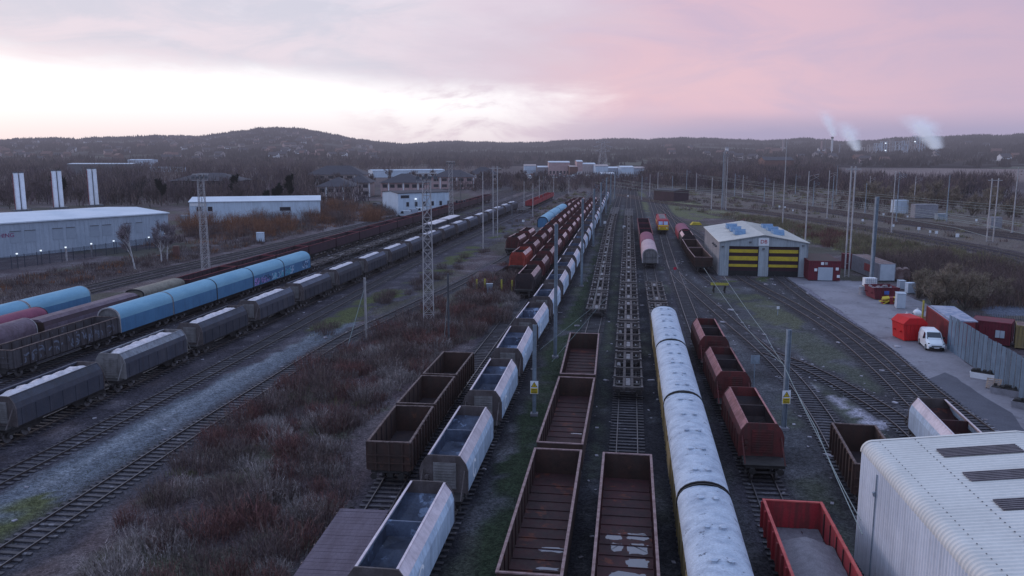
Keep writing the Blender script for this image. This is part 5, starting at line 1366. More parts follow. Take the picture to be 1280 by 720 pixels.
# front faces the camera; depth direction follows the tracks
sh=Matrix(((1,.0,0,0),(0,1,0,0),(0,0,1,0),(0,0,0,1)))
t.rotation_euler[2]=R(-7.5); 
dw=Ws*.352; x1=Ws*.098; x2=Ws*.562; dh=5.05
b=MB()
for (a,c) in ((0,x1),(x1+dw,x2),(x2+dw,Ws)): b.box(a,c,0,.15,0,E)
b.box(x1,x1+dw,0,.15,dh,E); b.box(x2,x2+dw,0,.15,dh,E)
b.prism([(0,E),(Ws,E),(Ws/2,E+Rg)],0,.15)
fw_=b.build('front_wall',M['shedwall'],t)
b=MB(); n=int(Ws/.32)
for i in range(n):
    xx=i*.32+.05
    if x1-.02<xx<x1+dw or x2-.02<xx<x2+dw: z0=dh+.05
    else: z0=0.05
    b.box(xx,xx+.12,-.045,-.003,z0,E+Rg*(1-abs(xx-Ws/2)/(Ws/2))-.1)
b.build('cladding_rib',M['shedwall'],fw_)
for s_,xx in (('l',0),('r',Ws)):
    b=MB(); b.box(xx-.075,xx+.075,.153,Ds,0,E-.02)
    for i in range(60): b.box(xx-.12,xx-.078,.4+i*.44,.56+i*.44,.05,E-.1)
    b.build('side_wall',M['shedside'],t)
b=MB(); b.box(0,Ws,Ds-.15,Ds-.003,0,E-.02); b.build('rear_wall',M['shedside'],t)
for s in (0,1):
    b=MB(); xa=-.35 if s==0 else Ws/2+.003; xb=Ws/2-.003 if s==0 else Ws+.35
    za=E-.05 if s==0 else E+Rg+.02; zb=E+Rg+.02 if s==0 else E-.05
    b.prism([(xa,za),(xb,zb),(xb,zb+.1),(xa,za+.1)],-.35,Ds+.2); rf=b.build('roof_slope',M['shedroof'],t)
    b=MB()
    for i in range(45):
        yy=-.2+i*.6; b.prism([(xa+.02,za+.103),(xb-.02,zb+.103),(xb-.02,zb+.13),(xa+.02,za+.13)],yy,yy+.08)
    b.build('roof_rib',M['shedroof'],rf)
    for k in range(3):
        yy=6+k*5.6; xm=Ws*(.27 if s==0 else .73); zm=E+Rg*(1-abs(xm-Ws/2)/(Ws/2))+.1
        b=MB(); b.prism([(yy-1.5,zm),(yy+1.5,zm),(yy+1.2,zm+.75),(yy-1.2,zm+.75)],xm-.9,xm+.9,axis='x'); b.box(xm-1.05,xm+1.05,yy-.3,yy+.3,zm+.753,zm+.85); b.build('roof_vent',M['vent'],t)
for xx in (x1,x2):
    b=MB(); b.box(xx+.02,xx+dw-.02,.25,.32,0,dh); d_=b.build('shutter_door',M['doormar'],t)
    for (za,zb) in ((1.55,2.0),(2.65,3.35),(3.95,4.5)):
        b=MB(); b.box(xx+.12,xx+dw-.12,.19,.247,za,zb); b.build('yellow_band',M['dooryel'],d_)
    b=MB(); b.box(xx+.02,xx+dw-.02,.17,.247,0,.9) ; b.build('door_shadow_strip',M['black'],d_)  # black strip stands in for the shadow at the door foot
b=MB(); b.box(Ws/2-.85,Ws/2+.85,-.16,-.06,E-.55,E+.75); sg=b.build('sign_board',M['white'],t)
text_mesh('DB',.85,M['redsign'],t,Matrix.Translation((Ws/2,-.19,E+.1))@UP,ext=.015)
for (xx,zz) in ((.4,4.9),(Ws/2+.0,4.6),(Ws-.7,5.2),(Ws/2-2.2,5.7)):
    b=MB(); b.box(xx-.18,xx+.18,-.4,-.06,zz,zz+.18); b.build('floodlight',M['steeld'],t)
for k in range(3): b=MB(); b.box(-.5,-.13,4+k*2.2,4.6+k*2.2,4.4,4.65); b.build('wall_lamp',M['steeld'],t)
b=MB()
b.tube((-.1,-.1,0),(-.1,-.1,E),.06); b.tube((Ws+.1,-.1,0),(Ws+.1,-.1,E),.06); b.build('downpipe',M['steel'],t)
for i,(px,py,m,w_,h_,lb) in enumerate([(997,344,'contred',1.2,1.1,'small red cabinet at the right corner of the shed'),(957.5,344.5,'shutter',.5,1.5,'pale slim cabinet between the two shed doors')]):
    p=G(px,py+.7); o=empty('cabinet',(p.x,p.y,0),R(-7),lb,'cabinet'); b=MB(); b.box(-w_/2,w_/2,-.3,.3,.08,h_); b.box(-w_/2-.04,w_/2+.04,-.34,.34,h_+.002,h_+.06); b.build('body',M[m],o); b=MB(); b.box(-w_/2+.06,w_/2-.06,-.34,-.303,.15,h_-.08); b.build('door',M[m],o)

# ------------------------------------------------------------------ corrugated building, lower right
t=empty('corrugated_building',label='large pale corrugated building with dark roof light strips at the lower right',cat='building')
c0=G(1078,551,6.45); dirn=(T['T13'][-1]-T['T13'][1]); ang=math.atan2(c0.x-G(1224,714,6.45).x, c0.y-G(1224,714,6.45).y)
t.location=(c0.x,c0.y,0); t.rotation_euler=(0,0,-ang)
# local: x right, y away (negative = towards camera)
Wb=14.8; Lb=24; Eb=6.45; Rb=.75
b=MB(); nn=int(Lb/.28)
prof=[]
def corr(x0,flip=1):
    pts=[]
    for i in range(nn*4+1):
        yy=-i*Lb/(nn*4); k=i%4; off=(0,0,.045,.045)[k]; pts.append((x0-flip*off,yy))
    return pts
pw=corr(0); b.strip([[(x_,y_,0) for x_,y_ in pw],[(x_,y_,Eb-.55) for x_,y_ in pw]]); wl=b.build('left_wall',M['corrw'],t)
# curved eave and roof as one corrugated sheet
rows=[]; R_=.55
def sec(off):
    pr=[]
    for k in range(9):
        a=math.pi-(math.pi/2)*k/8; pr.append((R_+math.cos(a)*(R_+off),Eb-.55+math.sin(a)*(R_+off)))
    pr.append((Wb/2,Eb+Rb+off)); pr.append((Wb-R_,Eb+off)); 
    for k in range(1,9):
        a=math.pi/2-(math.pi/2)*k/8; pr.append((Wb-R_+math.cos(a)*(R_+off),Eb-.55+math.sin(a)*(R_+off)))
    return pr
for i in range(nn*4+1):
    yy=-i*Lb/(nn*4); off=(0,0,.045,.045)[i%4]; rows.append([(x_,yy,z_+.002) for x_,z_ in sec(off)])
b=MB(); b.strip(rows); rf=b.build('roof_sheet',M['corr'],t)
b=MB(); pr=[(0,0),(0,Eb-.55)]+sec(0)[1:-1]+[(Wb,Eb-.55),(Wb,0)]; b.prism(pr,-.05,-.006); b.build('far_end_wall',M['corrw'],t)
b=MB(); pr2=sec(.07); pr3=sec(-.05); b.strip([[(x_,.02,z_) for x_,z_ in pr2],[(x_,-.18,z_) for x_,z_ in pr2]]); b.strip([[(x_,.02,z_) for x_,z_ in pr2],[(x_,.02,z_) for x_,z_ in pr3]]); b.build('verge_trim',M['corr'],rf)
def roofz(x_): return Eb+Rb*(min(x_,Wb-x_)-R_)/(Wb/2-R_) 
for k in range(7):
    y0=-1.9-k*3.0
    for xa in (2.9,):
        b=MB(); x0,x1_=xa,xa+3.6; b.prism([(x0,roofz(x0)+.055),(x1_,roofz(x1_)+.055),(x1_,roofz(x1_)+.085),(x0,roofz(x0)+.085)],y0-.95,y0)
        for q in range(6): yy=y0-.95+q*.18+.02; b.prism([(x0,roofz(x0)+.088),(x1_,roofz(x1_)+.088),(x1_,roofz(x1_)+.12),(x0,roofz(x0)+.12)],yy,yy+.06)
        b.build('roof_light',M['skyl'],rf)
b=MB()
for q in range(60): yy=-.3-q*.4; b.box(2.45,2.5,yy-.06,yy,roofz(2.47)+.05,roofz(2.47)+.075)
for q in range(60): yy=-.3-q*.4; b.box(.75,.79,yy-.06,yy,roofz(.77)+.05,roofz(.77)+.07)
b.build('fixing_bolt',M['steeld'],rf)
b=MB(); b.box(-.10,-.05,-2.75,-2.68,0,5.7); b.tube((-.1,-2.7,4.6),(-.16,-2.7,4.8),.08); b.build('downpipe',M['steel'],wl)

# ------------------------------------------------------------------ containers, cabins, skips, fence on the right
def container(p0,p1,width,hgt,m,label,cat='container',name='shipping_container',roof=None,ribs=True,z0=.12):
    """long axis from p0 to p1; width to the left of it (away)"""
    t=empty(name,label=label,cat=cat); Lw=frame(t,p0,p1)
    b=MB(); b.box(0.06,Lw-.06,.06,width-.06,z0,hgt-.06); b.build('body',M[m],t)
    if ribs:
        b=MB(); n=int(Lw/.34)
        for i in range(n):
            x_=.18+i*(Lw-.4)/max(1,n); b.box(x_,x_+.15,.015,.057,z0+.2,hgt-.2); b.box(x_,x_+.15,width-.057,width-.015,z0+.2,hgt-.2)
        n=int(width/.34)
        for i in range(n): y_=.2+i*(width-.45)/n; b.box(.015,.057,y_,y_+.15,z0+.2,hgt-.2)
        b.build('side_rib',M[m],t)
    b=MB()
    for x_ in (0,Lw-.12):
        for y_ in (0,width-.12): b.box(x_,x_+.12,y_,y_+.12,z0-.02,hgt)
    b.box(.123,Lw-.123,0,.058,hgt-.14,hgt-.003); b.box(.123,Lw-.123,width-.058,width,hgt-.14,hgt-.003); b.box(0,.058,.123,width-.123,hgt-.14,hgt-.003); b.box(Lw-.058,Lw,.123,width-.123,hgt-.14,hgt-.003)
    b.build('corner_post',M[m],t)
    if roof: b=MB(); b.box(.06,Lw-.06,.06,width-.06,hgt-.057,hgt-.02); b.build('roof_sheet',M[roof],t)
    return t
# dark red cabin by the shed with a roller shutter
a=G(1010,351); bb=G(1048,351); t=container(a,bb,9.5,3.3,'contdk','dark red steel cabin with a pale roller shutter right of the shed','cabin','steel_cabin',roof='rust'); t.rotation_euler[2]-=R(8); Lc=(bb-a).length
b=MB(); b.box(Lc*.30,Lc*.76,-.06,-.004,.12,2.25); o=b.build('roller_shutter',M['shutter'],t)
b=MB()
for k in range(9): b.box(Lc*.31,Lc*.75,-.08,-.063,.2+k*.22,.26+k*.22)
b.build('slat',M['shutter'],o)
for (x_,z_,m) in ((Lc*.38,2.65,'white'),(Lc*.5,2.65,'frame'),(Lc*.18,1.6,'white'),(Lc*.85,1.8,'white'),(Lc*.9,.6,'white')):
    b=MB(); b.box(x_,x_+.45,-.05,-.004,z_,z_+.45); b.build('notice',M[m],t)
a=G(1064,338); bb=G(1098,352); t=container(a,bb,2.6,2.9,'concrete','faded white container with a dark red graffiti side near the post','container',roof='rustdrum')
b=MB(); b.box(6,10,-.02,.012,1.0,2.2); b.build('graffiti_patch',M['contred'],t)
b=MB(); b.box((bb-a).length+.003,(bb-a).length+.05,.15,2.45,.2,2.8); b.build('door',M['shutter'],t)
p=G(1059,336); o=empty('steel_cabinet',(p.x,p.y,0),0,'dark red upright panel at the far end of the faded container','cabinet'); b=MB(); b.box(-.7,.7,0,1.2,0,2.6); b.box(-.76,.76,-.05,1.25,2.603,2.7); b.build('body',M['contdk'],o); b=MB(); b.box(-.6,.6,-.05,-.003,.2,2.4); b.build('door',M['contdk'],o)
# IBC tanks: cage tank on top of a drum base
p=G(1086,368); o=empty('drum_base',(p.x-.6,p.y,0),0,'grey round drum under the white caged tank','drum'); b=MB(); b.tube((0,0,0),(0,0,1.15),.85,n=20); b.build('body',M['concrete'],o,smooth=False); b=MB(); b.tube((0,0,1.152),(0,0,1.22),.88,n=20); b.tube((0,0,.5),(0,0,.56),.88,n=20); b.build('hoop',M['steel'],o)
o=empty('caged_tank',(p.x,p.y,1.23),0,'white plastic tank in a wire cage on the grey drum','tank'); b=MB(); b.box(-.85,.85,-.55,.55,.12,1.25); b.build('plastic_tank',M['white'],o); b=MB()
for k in range(7): b.box(-.88+k*.29,-.86+k*.29,-.59,-.56,.1,1.3)
for k in range(5): b.box(-.9,.9,-.62,-.593,.15+k*.26,.17+k*.26)
b.build('cage',M['steel'],o); b=MB(); b.box(-.88,.88,-.58,.58,0,.117); b.build('pallet',M['wood'],o)
def skip_box(px0,px1,py,depth,hgt,m,label,lid=None,load=None,taper=.35,rz=0.0,name='skip'):
    p0=G(px0,py); p1=G(px1,py); t=empty(name,label=label,cat='skip'); Lw=frame(t,p0,p1); t.rotation_euler[2]+=rz
    b=MB(); pr=[(taper,.1),(Lw-taper,.1),(Lw,hgt),(0,hgt)]; 
    b.prism(pr,0,.08); b.prism(pr,depth-.08,depth); 
    b.prism([(taper,.1),(taper+.08,.1),(.08,hgt),(0,hgt)],.083,depth-.083); b.prism([(Lw-taper-.08,.1),(Lw-taper,.1),(Lw,hgt),(Lw-.08,hgt)],.083,depth-.083); b.box(taper+.09,Lw-taper-.09,.09,depth-.09,.1,.2); b.build('body',M[m],t)
    b=MB()
    for k in range(5): x_=taper+.2+k*(Lw-2*taper-.4)/4; b.box(x_-.05,x_+.05,-.07,-.003,.15,hgt-.02)
    b.box(-.03,Lw+.03,-.08,-.003,hgt-.015,hgt+.08); b.box(-.03,Lw+.03,depth+.003,depth+.08,hgt-.015,hgt+.08); b.build('rib',M[m],t)
    for s in (0,1):
        b=MB(); x_=-.02 if s==0 else Lw+.02; b.tube((x_-.12,.6,hgt*.55),(x_+.12,.6,hgt*.55),.1); b.tube((x_-.12,depth-.6,hgt*.55),(x_+.12,depth-.6,hgt*.55),.1); b.build('lifting_lug',M[m],t)
    if lid:
        b=MB(); b.prism([(-.1,hgt+.083),(Lw*.22,hgt+.75),(Lw*.78,hgt+.75),(Lw+.1,hgt+.083)],-.08,depth+.08); b.build('lid',M[lid],t)
    if load:
        b=MB()
        for k in range(26):
            x_=rnd.uniform(.4,Lw-.6); y_=rnd.uniform(.4,depth-.4); z_=hgt-.25+rnd.uniform(-.1,.25); s=rnd.uniform(.15,.4)
            b.box(-s,s,-s*.6,s*.6,-s*.3,s*.3,Matrix.Translation((x_,y_,z_))@Matrix.Rotation(rnd.uniform(0,3),4,Vector((rnd.random(),rnd.random(),1))))
        b.box(taper+.1,Lw-taper-.1,.1,depth-.1,.25,hgt-.35); b.build('rubbish',M[load],t)
    return t
skip_box(1128,1158,427,2.6,1.9,'skipred','bright red enclosed skip left of the white van',lid='skipred',taper=.2,rz=R(3))
t=skip_box(1091,1124,375,3.2,1.7,'contdk','dark red open skip full of dark rubbish with a blue notice',load='rubble'); b=MB(); b.box(1.5,2.2,-.12,-.09,.8,1.3); b.build('blue_notice',mat('blue_notice',(.08,.14,.45),fine=.05),t)
p=G(1112,380); o=empty('rubbish_pile',(p.x,p.y,0),0,'yellow and red heap of sheeting beside the dark red skip','rubbish'); 
b=MB()
for k in range(7): s=rnd.uniform(.3,.7); b.box(-s,s,-s*.7,s*.7,-.06,.06,Matrix.Translation((rnd.uniform(-.8,.8),rnd.uniform(-.6,.6),.25+k*.12))@Matrix.Rotation(rnd.uniform(-.7,.7),4,Vector((rnd.uniform(-1,1),rnd.uniform(-1,1),.4))))
b.build('yellow_sheet',M['dooryel'],o)
b=MB(); b.box(-.1,1.1,-.3,.7,0,.95); b.box(-.9,-.2,.1,.7,0,.5); b.build('red_crate',M['contred'],o)
def cabinet(px,py,w_,d_,h_,m,label,rz=0.0,name='metal_cabinet'):
    p=G(px,py); o=empty(name,(p.x,p.y,0),rz,label,'cabinet'); b=MB(); b.box(-w_/2,w_/2,0,d_,.05,h_); b.build('body',M[m],o); b=MB(); b.box(-w_/2-.05,w_/2+.05,-.05,d_+.05,h_+.002,h_+.07); b.build('lid',M[m],o); b=MB(); b.box(-w_/2+.08,-.02,-.03,-.003,.15,h_-.1); b.box(.02,w_/2-.08,-.03,-.003,.15,h_-.1); b.build('door',M[m],o); return o
cabinet(1126,386,1.1,1.6,2.0,'shutter','tall grey blue cabinet behind the piled bags',R(-15))
cabinet(1128,362,.9,1,1.3,'shutter','small pale cabinet under the rusty tanks')
cabinet(1140,367,1.3,1,1.5,'clad2','pale square board box right of the rusty tanks')
p=G(1108,352); o=empty('wire_crate_stack',(p.x,p.y,0),0,'dark wire crate stack behind the open skip','crate'); b=MB()
for k in range(4):
    b.box(-1,1,-.02,.02,k*.5,k*.5+.04)
for k in range(8): b.box(-1+k*.28,-.97+k*.28,-.03,.01,0,1.9)
b.box(-1,1,.05,1.2,0,1.8); b.build('frame',M['steeld'],o)
for i in range(2):
    p=G(1124+8*i,352); o=empty('rusty_tank',(p.x,p.y,0),R(-20),['left','right'][i]+' rusty round topped tank beside the bare sallow trees','tank'); b=MB(); b.prism(arch(.62,.4,1.4,2.1,10),0,2.2); b.build('shell',M['rustdrum'],o); b=MB(); b.box(-.5,-.3,.1,2.1,0,.397); b.box(.3,.5,.1,2.1,0,.397); b.build('saddle',M['under'],o)
for i,(px,py,m,lb) in enumerate([(1127,403,'cardb','brown box on the ground left of the full bags'),(1133,401,'white','leftmost white rubbish bag by the red skip'),(1140,402,'concrete','grey rubbish bag between two white ones'),(1146,396,'white','white bag leaning on the post behind the red skip'),(1150,402,'cardb','small brown board stack at the end of the red container')]):
    p=G(px,py); o=empty('rubbish_bag' if m!='cardb' else 'board_box',(p.x,p.y,0),rnd.uniform(0,1),lb,'bag' if m!='cardb' else 'box'); b=MB()
    if m!='cardb':
        rows=[]
        for k in range(7):
            a=math.pi*k/6; rows.append([(math.cos(q*math.pi/5)*.5*math.sin(a)*(1+.2*rnd.random()),math.sin(q*math.pi/5)*.45*math.sin(a)*(1+.2*rnd.random()),.5-.48*math.cos(a)) for q in range(10)])
        b.strip(rows,close=True); b.build('sack',M[m],o,smooth=True); b=MB(); b.tube((0,0,.96),(.05,0,1.12),.07,.14,n=6); b.build('knot',M[m],o)
    else:
        b.box(-.5,.5,-.4,.4,0,.7); b.build('carton',M[m],o); b=MB(); b.box(-.5,0,-.42,.42,.702,.73); b.build('flap',M[m],o)
p=G(1152,410); o=empty('gate_post',(p.x,p.y,0),0,'yellow upright post at the left end of the red container','post'); b=MB(); b.box(-.08,.08,-.08,.08,0,3.4); b.box(-.14,.14,-.14,.14,0,.12); b.build('post',M['bufyel'],o); b=MB(); b.box(-.1,.1,-.1,.1,3.402,3.5); b.build('cap',M['steeld'],o)
a=G(1156,410); bb=G(1184,433); t=container(a,bb,2.6,2.75,'contred','faded red container with a grey sheeted roof behind the white van','container',roof='tarp')
b=MB(); b.box(.4,(bb-a).length-.2,.3,2.9,2.76,2.86); b.build('roof_tarpaulin',M['tarp'],t)
# logs / clutter on the container
p=G(1158,384,2.9); 
# hoarding of sheet panels
t=empty('sheet_fence',label='tall blue grey corrugated sheet fence running to the right edge',cat='fence')
A=G(1183,436); B=G(1276,500); dd=(B-A).normalized(); B2=B+dd*22; Lf=frame(t,A,B2); n=int(Lf/1.05)
for i in range(n):
    x0=i*Lf/n; b=MB(); hgt=3.75+rnd.uniform(-.06,.06)-.25*(i/n); w1=Lf/n-.03; m=6
    pts=[]
    for k in range(m*2): pts+=[(x0+w1*k/(m*2),(.0 if k%2 else .05)),(x0+w1*(k+.55)/(m*2),(.0 if k%2 else .05))]
    b.strip([[(x_,y_,.03) for x_,y_ in pts],[(x_,y_,hgt) for x_,y_ in pts]]); b.build('sheet_panel',M['fence'],t)
b=MB(); b.box(0,Lf,.10,.17,3.2,3.3); b.box(0,Lf,.10,.17,1.0,1.1); b.build('rail',M['steeld'],t)
b=MB(); 
for i in range(int(Lf/3)): b.box(i*3,i*3+.1,.18,.28,0,3.6)
b.build('post',M['steeld'],t)['kind']='stuff'
# palisade fence and cabins behind
t=empty('palisade_fence',label='grey palisade fence behind the sheet fence at the right edge',cat='fence')
Lf=frame(t,G(1196,412),G(1330,424)); b=MB()
for i in range(int(Lf/.17)): b.prism([(i*.17,0.1),(i*.17+.08,.1),(i*.17+.08,2.2),(i*.17+.04,2.35),(i*.17,2.2)],-.01,.01)
b.build('pale',M['steeld'],t); b=MB(); b.box(0,Lf,.015,.05,.4,.46); b.box(0,Lf,.015,.05,1.8,1.86); b.build('rail',M['steeld'],t)
a=G(1212,428); bb=G(1262,434); t=container(a,bb,3.0,2.6,'contdk','dark maroon site cabin with white windows behind the sheet fence','cabin','site_cabin',roof='contdk'); Lc=(bb-a).length
for x_ in (Lc*.62,Lc*.74): b=MB(); b.box(x_,x_+.42,-.05,.01,.9,1.7); b.build('window',M['shutter'],t)
b=MB(); b.box(Lc*.2,Lc*.36,-.04,.01,.2,2.1); b.build('door',M['contdk'],t)
a=G(1268,436); bb=G(1310,440); t=container(a,bb,2.5,2.6,'yellow','yellowish rusty container beyond the site cabin','container',roof='rustdrum')
for i,(px,py,lb) in enumerate([(1229,473,'leftmost white rimmed planter tub along the sheet fence'),(1262,494,'long white planter trough beside the broken pallet'),(1283,511,'rightmost planter trough at the frame edge by the fence')]):
    p=G(px,py); o=empty('planter_trough',(p.x,p.y,0),R(-42),lb,'planter'); b=MB(); L2=1.1 if i!=1 else 1.5
    b.prism([(-L2+.12,0),(L2-.12,0),(L2,.55),(-L2,.55)],-.45,.45); b.build('trough',M['concrete'] if i else M['white'],o); b=MB(); b.box(-L2+.1,L2-.1,-.38,.38,.553,.62)
    for k in range(14): x_=rnd.uniform(-L2+.2,L2-.2); b.box(x_-.12,x_+.12,rnd.uniform(-.4,0),rnd.uniform(.1,.4),.62,.62+rnd.uniform(.05,.25))
    b.build('soil',M['under'],o)
p=G(1241,487); o=empty('wooden_pallet',(p.x,p.y,0.05),R(-35),'pale wooden pallet leaning between the planters','pallet'); b=MB(); Mx=Matrix.Rotation(R(38),4,'X')
for k in range(6): b.box(-.6,.6,k*.2,k*.2+.11,.12,.14,Mx)
b.build('slat',M['wood'],o); b=MB()
for k in (-.55,-.04,.47): b.box(k,k+.09,0,1.12,0,.117,Mx)
b.build('bearer',M['wood'],o)
p=G(1213,460); 
# white van
p=G(1171,441); t=empty('parked_van',(p.x+.1,p.y+.3,0),R(-13),'white panel van with a dark windscreen parked by the sheet fence','van')
def ring(y_,w1,z0,z1,w2,zm): return [(-w1,y_,z0),(-w1,y_,zm),(-w2,y_,z1-.12),(-w2+.18,y_,z1),(w2-.18,y_,z1),(w2,y_,z1-.12),(w1,y_,zm),(w1,y_,z0)]
rows=[ring(.0,.70,.38,.72,.66,.6),ring(.06,.80,.32,.82,.74,.66),ring(.35,.87,.28,.95,.80,.78),ring(.95,.90,.27,1.12,.84,.95),ring(1.75,.91,.27,1.80,.76,1.12),ring(2.1,.91,.27,1.88,.77,1.15),ring(4.1,.91,.27,1.88,.78,1.15),ring(4.3,.88,.3,1.80,.76,1.12),ring(4.36,.84,.36,1.70,.72,1.1)]
b=MB(); b.strip(rows); b.quad(*rows[0]); b.quad(*rows[-1][::-1]); bd=b.build('body',M['vanw'],t)
b=MB(); b.quad((-.74,1.02,1.175),(.74,1.02,1.175),(.66,1.70,1.775),(-.66,1.70,1.775)); b.build('windscreen',M['glass'],t)
b=MB(); b.box(-.72,.72,-.03,.05,.36,.52); b.box(-.5,.5,-.012,.03,.56,.66); b.build('bumper_grille',M['black'],t)
b=MB(); b.box(-.26,.26,-.05,-.034,.40,.50); b.build('number_plate',M['white'],t)
for s in (-1,1):
    b=MB(); b.quad((s*.62,.03,.70),(s*.80,.20,.72),(s*.82,.36,.90),(s*.60,.16,.86)); b.build('headlight',M['glass'],t)
    b=MB(); b.quad((s*.905,1.25,1.18),(s*.905,2.2,1.18),(s*.80,2.15,1.70),(s*.80,1.75,1.70)); b.build('side_window',M['glass'],t)
    b=MB(); b.box(min(s*.93,s*1.10),max(s*.93,s*1.10),1.35,1.45,1.15,1.35); b.build('wing_mirror',M['black'],t)
    for y_ in (.80,3.55):
        b=MB(); b.tube((s*.74,y_,.33),(s*.93,y_,.33),.33,n=18); o=b.build('wheel',M['black'],t); b=MB(); b.tube((s*.932,y_,.33),(s*.945,y_,.33),.19,n=12); b.build('hub',M['steel'],o)

# ------------------------------------------------------------------ posts and masts
def post(px,yt,yb,label,group='slender posts beside the trains',r=.11,m='steel',cap=True,sign=False,arm=0,box=True,hh_=None):
    p=G(px,yb); hgt=(yb-yt)*p.y*1.0/F/math.cos(TH)*1.02 if hh_ is None else hh_
    # exact height: find z whose pixel row is yt
    yv=(360-yt)/F; k=(yv*math.cos(TH)-math.sin(TH))/(math.cos(TH)+yv*math.sin(TH)); hgt=H+k*p.y
    t=empty('catenary_mast',(p.x,p.y,0),rnd.uniform(-.1,.1),label,'mast',group)
    b=MB(); 
    if box: b.box(-r,r,-.03,.03,0,hgt); b.box(-r,-r+.03,-r*1.0,r*1.0,0,hgt); b.box(r-.03,r,-r*1.0,r*1.0,0,hgt)
    else: b.tube((0,0,0),(0,0,hgt),r,r*.6,n=8)
    b.build('post',M[m],t)
    b=MB(); b.box(-r-.15,r+.15,-r-.15,r+.15,-.02,.2); b.build('footing',M['concrete'],t)
    if arm:
        b=MB(); z_=hgt-1.1; b.tube((0,0,z_),(arm,0,z_+.5),.04,n=5); b.tube((0,0,z_-1.1),(arm,0,z_+.1),.035,n=5); b.tube((arm*.4,0,z_+.3),(arm,0,z_-.6),.03,n=5); b.build('bracket_arm',M[m],t)
        b=MB(); b.tube((arm*.35,0,z_+.1),(arm*.5,0,z_+.22),.09,n=8); b.tube((arm*.35,0,z_-.75),(arm*.5,0,z_-.6),.09,n=8); b.build('insulator',M['brick'],t)
    if sign:
        zc=sign; b=MB(); b.box(-.32,.32,-r-.05,-r-.02,zc-.5,zc+.55); sg=b.build('warning_sign',M['white'],t)
        b=MB(); y_=-r-.056; b.quad((-.27,y_,zc+.04),(.27,y_,zc+.04),(0,y_,zc+.50)); b.build('sign_triangle',M['black'],sg)
        b=MB(); y_=-r-.061; b.quad((-.20,y_,zc+.08),(.20,y_,zc+.08),(0,y_,zc+.43)); b.build('triangle_fill',M['signy'],sg)
        b=MB(); y_=-r-.066; b.quad((.03,y_,zc+.33),(-.05,y_,zc+.22),(.0,y_,zc+.22),(-.03,y_,zc+.11),(.06,y_,zc+.24),(.01,y_,zc+.24)); b.build('lightning_mark',M['black'],sg)
        b=MB(); b.box(-.28,.28,-r-.06,-r-.053,zc-.46,zc-.04); yl=b.build('yellow_panel',M['signy'],sg)
        b=MB()
        for q in range(3): b.box(-.2,.2,-r-.07,-r-.063,zc-.40+q*.12,zc-.36+q*.12)
        b.build('wording_line',M['black'],yl)
    return t,p,hgt
o,p,hq=post(667.8,406,519,'blue grey post with a warning sign beside the pale hoppers',None,r=.15,sign=2.35)
o,p,hq=post(979.5,412,537,'blue grey post with a warning sign right of the maroon hoppers',None,r=.15,sign=2.6)
ctr=[(694,280,447),(727,248,358),(741.5,236,308),(750.5,228,283),(757.5,222,267),(763,218,256),(768,214,249)]
for i,(px,yt,yb) in enumerate(ctr): post(px,yt,yb,ORD[i]+' tall post in the row right of the pale hopper train','tall posts beside the pale hoppers',r=.17 if i<2 else .2,arm=-1.6 if i>1 else 0)
lft=[(458,347,425),(561,342,428),(604,215,312),(640,235,286),(666,229,271),(692,222,249),(674,220,256),(679,218,254),(576,215,262),(711,222,243),(655,226,262)]
for i,(px,yt,yb) in enumerate(lft): post(px,yt,yb,['guyed pale post on the scrub edge left of the lattice mast','guyed post in front of the short rusty brown wagons','tall thin post right of the depot building','post just left of the red open wagons','post in front of the red open wagons','post beyond the red open wagons','left one of two close posts by the red wagons','right one of two close posts by the red wagons','slim mast behind the dark hopper train','far slim post near the track throat','slim post between dark hoppers and red wagons'][i],'left slender posts',r=.11 if i<2 else .13,m='steeld' if i in(1,3,7,8) else 'lattice',box=i<2)
rgt=[(889,222,262),(902,190,262),(907,196,262),(840,220,251),(978,175,281),(994,218,243),(1006,214,309),(1016,226,258),(1033.5,213,273),(1081,229,266),(1086,220,252),(1088,246,366),(1114,214,291),(1120,215,277),(1141.5,220,266),(1182.5,219,277),(1265,209,291),(955,222,252),(966,226,258),(918,217,245),(928,219,247),(1040,220,262),(870,216,240),(858,212,238),(812,218,246),(802,220,250),(822,215,240),(1045,207,245)]
for i,(px,yt,yb) in enumerate(rgt):
    lab={4:'tallest thin mast left of the skyline chimney',6:'tall mast rising behind the right end of the shed',11:'stout post rising behind the white caged tank',12:'mast left of the small white lineside cabin',16:'tall mast at the right edge of the main line'}.get(i,'thin lineside mast along the main line beyond the shed, number unseen')
    if 'number' in lab: post(px,yt,yb,'thin grey lineside mast along the main line beyond the shed','main line masts',r=.19,m='steel' if i%2 else 'lattice',box=False,arm=(2.2 if i%3 else 0)); continue
    post(px,yt,yb,lab,'main line masts',r=.22 if i==11 else .18,m='steel' if i==11 else 'lattice',box=i==11,arm=0 if i in(4,11) else 2.2)
